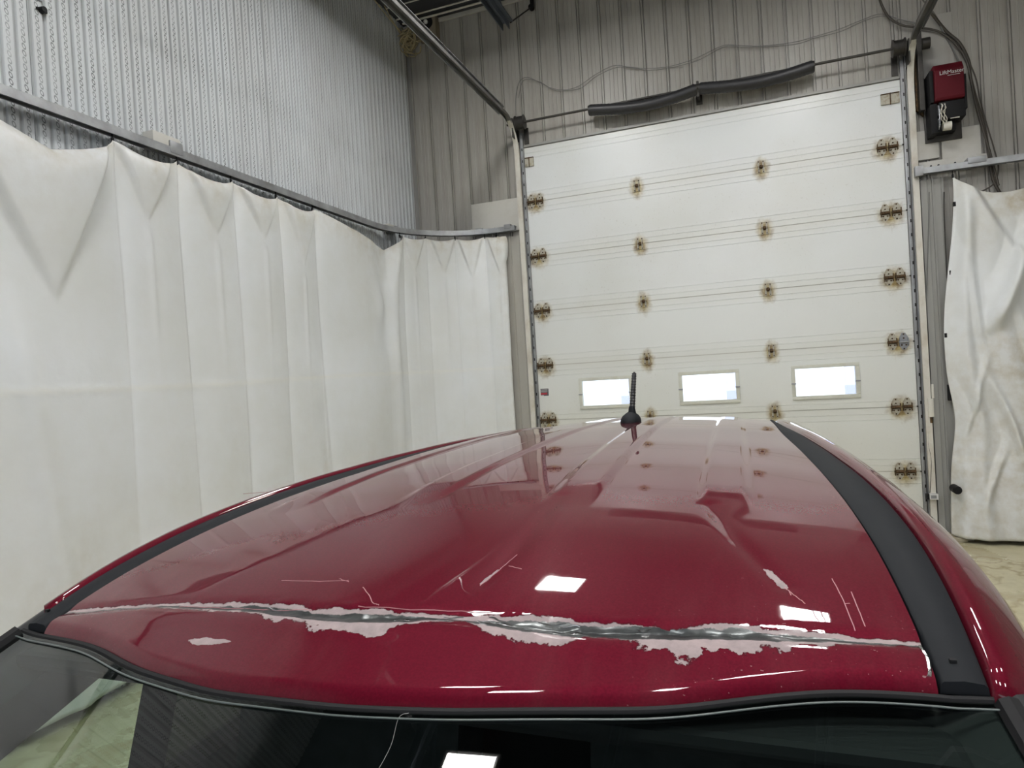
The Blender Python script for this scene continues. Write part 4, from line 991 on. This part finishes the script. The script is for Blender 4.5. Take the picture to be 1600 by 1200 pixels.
# windscreen
def G_(s, t):      # s -1..1 across, t 0 at the header .. 1 at the cowl
    u0_ = s*.600; v0_ = float(v_head(u0_))-.010; z0_ = roof_base(min(.56, abs(u0_)), float(v_head(u0_)))-.0115
    u1_ = s*.735; v1_ = -.32-.10*(1-s*s); z1_ = .955
    u, v, z = u0_+(u1_-u0_)*t, v0_+(v1_-v0_)*t, z0_+(z1_-z0_)*t
    bul = .035*math.sin(math.pi*min(1, t))*(1-.6*s*s)
    return Vector((XC+u, YC+v-bul*.45, z+bul*.85))
o = cp(MB().grid(lambda a, b_: G_(a*2-1, b_), 80, 60).build('windscreen', M['windshield'], car, 'all'))
# rubber seal and thin grey tube painted as the highlight on the glass edge
sp_ = []; sg_ = []
for i in range(121):
    s = -1+2*i/120; u = s*.598; p = G_(s, 0.); q = Vector((XC+u, YC+float(v_head(u))-.004, roof_base(min(.56, abs(u)), float(v_head(u)))-.013)); sp_.append(q); sg_.append(G_(s, .006)+Vector((0, -.002, .0012)))
cp(MB().tube(sp_, .0048, 8).build('windscreen_seal', M['black'], car, True)); M['sealedge'] = mat('grey_green_edge_highlight', (.10, .12, .115), .35); cp(MB().tube(sg_, .0010, 6).build('edge_highlight', M['sealedge'], car, True))
# side seals of the windscreen
for sg in (-1, 1): cp(MB().tube([G_(sg*1.0, t/20)+Vector((0, 0, -.001)) for t in range(21)], .011, 8).build('windscreen_seal', M['black'], car, True))
# crack across the glass
def glass_hit(px, py):
    best = None
    for i in range(161):
        for j in range(60):
            p = G_(-1+i/80, j/59*.35); d = np.array(p)-CAM; zf_ = d@FW; e = (800+F_PX*(d@RT)/zf_-px)**2+(600-F_PX*(d@UP)/zf_-py)**2
            if best is None or e < best[0]: best = (e, p)
    return best[1]
M['crack'] = mat('glass_crack', (.16, .16, .155), .4)
ck = [glass_hit(*p) for p in ((638, 1096), (626, 1124), (610, 1162), (590, 1215))]
cp(MB().tube(spline([p+Vector((0, -.0004, .0008)) for p in ck], 5), .0003, 5).build('crack', M['crack'], car))
# cabin
H_ = MB().grid(lambda a, b_: (XC+(a*2-1)*(float(wid(.72+2.2*b_))/2+.03), YC+.66+2.25*b_, roof_base(0, .70+2.2*b_)-.075), 10, 30).build('headliner', M['interior'], car, 'all'); cp(H_)
cp(MB().box((XC-.56, YC+.62, 1.362), (XC+.56, YC+.70, 1.385), .01).build('header_trim', M['interior'], car))
cp(MB().box((XC-.74, YC-.38, .80), (XC+.74, YC+.10, .925), .05).build('dashboard', M['interior'], car, True))
cp(MB().box((XC-.74, YC+.10, .42), (XC+.74, YC+3.0, .46)).build('cabin_floor', M['interior'], car))
for sx in (-.36, .36):
    for y_, nm in ((.95, 'front_seat'), (1.85, 'rear_seat')):
        s = MB().box((XC+sx-.25, YC+y_-.45, .46), (XC+sx+.25, YC+y_+.05, .66), .06).build(nm, M['seat'], car, True); cp(s)
        MB().prism([(YC+y_, .60), (YC+y_+.14, .60), (YC+y_+.26, 1.20), (YC+y_+.15, 1.20)], 0, XC+sx-.24, XC+sx+.24).build('seat_back', M['seat'], s)
        MB().box((XC+sx-.12, YC+y_+.15, 1.23), (XC+sx+.12, YC+y_+.25, 1.38), .03).build('headrest', M['seat'], s, True)
# side windows and pillars
def side_pt(sg, v, t):     # t 0 at the rail, 1 at the beltline
    A_ = STa if v > .68 else np.array(APIL); i = int(np.argmin(np.abs(A_[:, 1]-v))); u, _, z = A_[i]
    u0_ = u+.092*wide(v); z0_ = z-.122; return Vector((XC+sg*(u0_+(.835-u0_)*t), YC+v, z0_+(.905-z0_)*t))
for sg in (-1, 1):
    for a, b_, nm, mt in ((-.12, .98, 'front_side_window', 'sideglass'), (1.08, 1.98, 'rear_side_window', 'privacy'), (2.08, 2.72, 'quarter_window', 'privacy')):
        cp(MB().grid(lambda p, q: side_pt(sg, a+(b_-a)*p, q), 16, 6).build(nm, M[mt], car, 'all'))
    for a, b_ in ((-.36, -.12), (.98, 1.08), (1.98, 2.08), (2.72, 2.95)):
        cp(MB().grid(lambda p, q: side_pt(sg, a+(b_-a)*p, q), 3, 6).build('window_pillar', M['black'], car, 'all'))
# lower body, lofted front to rear
def body():
    stn = [(-1.42, .55, .42, .62), (-1.40, .70, .30, .70), (-1.30, .80, .24, .80), (-1.0, .865, .22, .87), (-.6, .885, .22, .915), (-.36, .89, .22, .94), (.2, .89, .22, .935), (1.2, .89, .22, .935), (2.2, .89, .22, .94), (2.8, .87, .24, .95), (3.15, .82, .28, .95), (3.28, .74, .34, .92), (3.32, .60, .42, .80)]
    vs_ = []; fs_ = []; n = 0
    for v, w, zb, zt in stn:
        half = [(0, zt+.012), (.5, zt+.006), (.80, zt-.002), (.945, zt-.008), (.968, zt-.05), (.985, zt-.2), (1.0, (zb+zt)/2+.02), (.985, zb+.12), (.95, zb+.04), (.86, zb), (0, zb)]
        ring = [(XC+w*a, YC+v, z) for a, z in half]+[(XC-w*a, YC+v, z) for a, z in half[-2:0:-1]]
        n = len(ring); vs_ += ring
    m = len(stn); fs_ = [(i*n+k, i*n+(k+1) % n, (i+1)*n+(k+1) % n, (i+1)*n+k) for i in range(m-1) for k in range(n)]+[tuple(range(n)), tuple(range((m-1)*n, m*n))]
    return MB().add(vs_, fs_)
cp(body().build('body_shell', M['paint'], car, 'all'))
cp(MB().box((XC-.72, YC+.05, .950), (XC+.72, YC+2.9, .956)).build('cabin_lining', M['interior'], car))
# wheels
for sx in (-1, 1):
    for v in (-.62, 2.10):
        x0_ = XC+sx*.80; t_ = MB().cyl((x0_-.10, YC+v, .325), (x0_+.10, YC+v, .325), .322, n=36); w_ = cp(t_.build('wheel', M['tyre'], car, True))
        xo = XC+sx*.905
        r_ = MB().cyl((xo-sx*.03, YC+v, .325), (xo, YC+v, .325), .20, n=30)
        for q in range(7):
            a = q/7*2*math.pi; r_.box((xo-.004, YC+v+.10*math.cos(a)-.02, .325+.10*math.sin(a)-.02), (xo+sx*.008, YC+v+.10*math.cos(a)+.02, .325+.10*math.sin(a)+.02))
        r_.build('rim', M['alloy'], w_, True)
        a_ = MB(); pts = [(XC+sx*.893, YC+v+.365*math.cos(q), .325+.365*math.sin(q)) for q in [math.pi*i/20 for i in range(-1, 22)]]; a_.tube(pts, .022, 8); cp(a_.build('wheel_arch', M['black'], car, True))
for sx in (-1, 1):
    cp(MB().prism([(YC-1.40, .64), (YC-1.12, .72), (YC-1.15, .80), (YC-1.36, .74)], 0, XC+sx*.45, XC+sx*.80).build('headlamp', M['lens'], car))
    cp(MB().box((XC+sx*.52, YC+3.20, .78), (XC+sx*.80, YC+3.30, .92), .02).build('tail_lamp', M['redlens'], car, True))
    mi = cp(MB().box((XC+sx*.90, YC-.02, .96), (XC+sx*1.06, YC+.08, 1.09), .03).build('door_mirror', M['paint'], car, True))
    MB().box((XC+sx*.80, YC-.0, .94), (XC+sx*.93, YC+.05, .98), .01).build('mirror_arm', M['black'], mi)
    for v in (.75, 1.75): cp(MB().box((XC+sx*.885, YC+v, .80), (XC+sx*.915, YC+v+.18, .825), .008).build('door_handle', M['paint'], car, True))
def RW(a, b_): s = a*2-1; return Vector((XC+s*(.47+.20*b_), YC+3.02+.22*b_+.02*(1-s*s), 1.44-.50*b_))
cp(MB().grid(RW, 20, 12).build('rear_window', M['privacy'], car, 'all'))
cp(MB().box((XC-.42, YC-1.43, .42), (XC+.42, YC-1.38, .60), .02).build('grille', M['black'], car, True))
# antenna
ab = hit_roof(985, 659); ax_, ay_ = XC+(-.005), YC+2.33
pb = at(985, 650, 1, ay_); ax_ = pb.x; zr = roof_z(ax_-XC, 2.33)
m_ = MB(); pr_ = [(.0, .034, .062), (.006, .035, .063), (.016, .033, .059), (.026, .027, .047), (.033, .018, .030), (.038, .011, .015)]
n = 24; vs_ = []
for h, rx, ry in pr_: vs_ += [(ax_+rx*math.cos(a), ay_+.0+ry*math.sin(a)+h*.3, zr-.003+h) for a in [2*math.pi*i/n for i in range(n)]]
m_.add(vs_, [(j*n+i, j*n+(i+1) % n, (j+1)*n+(i+1) % n, (j+1)*n+i) for j in range(len(pr_)-1) for i in range(n)]+[tuple(range((len(pr_)-1)*n, len(pr_)*n))])
AN = cp(m_.build('antenna', M['molding'], car, 'all', 'short black antenna on a shark fin shaped base'))
mast0 = Vector((ax_+.004, ay_+.01, zr+.028)); mast1 = Vector((ax_+.012, ay_+.060, zr+.172))
pts = [mast0.lerp(mast1, i/60) for i in range(61)]
MB().tube(pts, .006, 10, [0.0092-.0022*min(1, i/60)+(.0013 if (i//2) % 2 else 0) if i < 59 else .004 for i in range(61)]).build('mast', M['spring'], AN, True)
MB().cyl(mast0-Vector((0, 0, .01)), mast0+Vector((0, .006, .025)), .017, .010, 16).build('mast_collar', M['molding'], AN, True)
# ------------------------------------------------------------------ lamps on the ceiling
exec_lights = [ceiling_light(*a) for a in LIGHTS_]
for o in bpy.data.objects:
    if o.parent is not None and 'category' in o: del o['category']
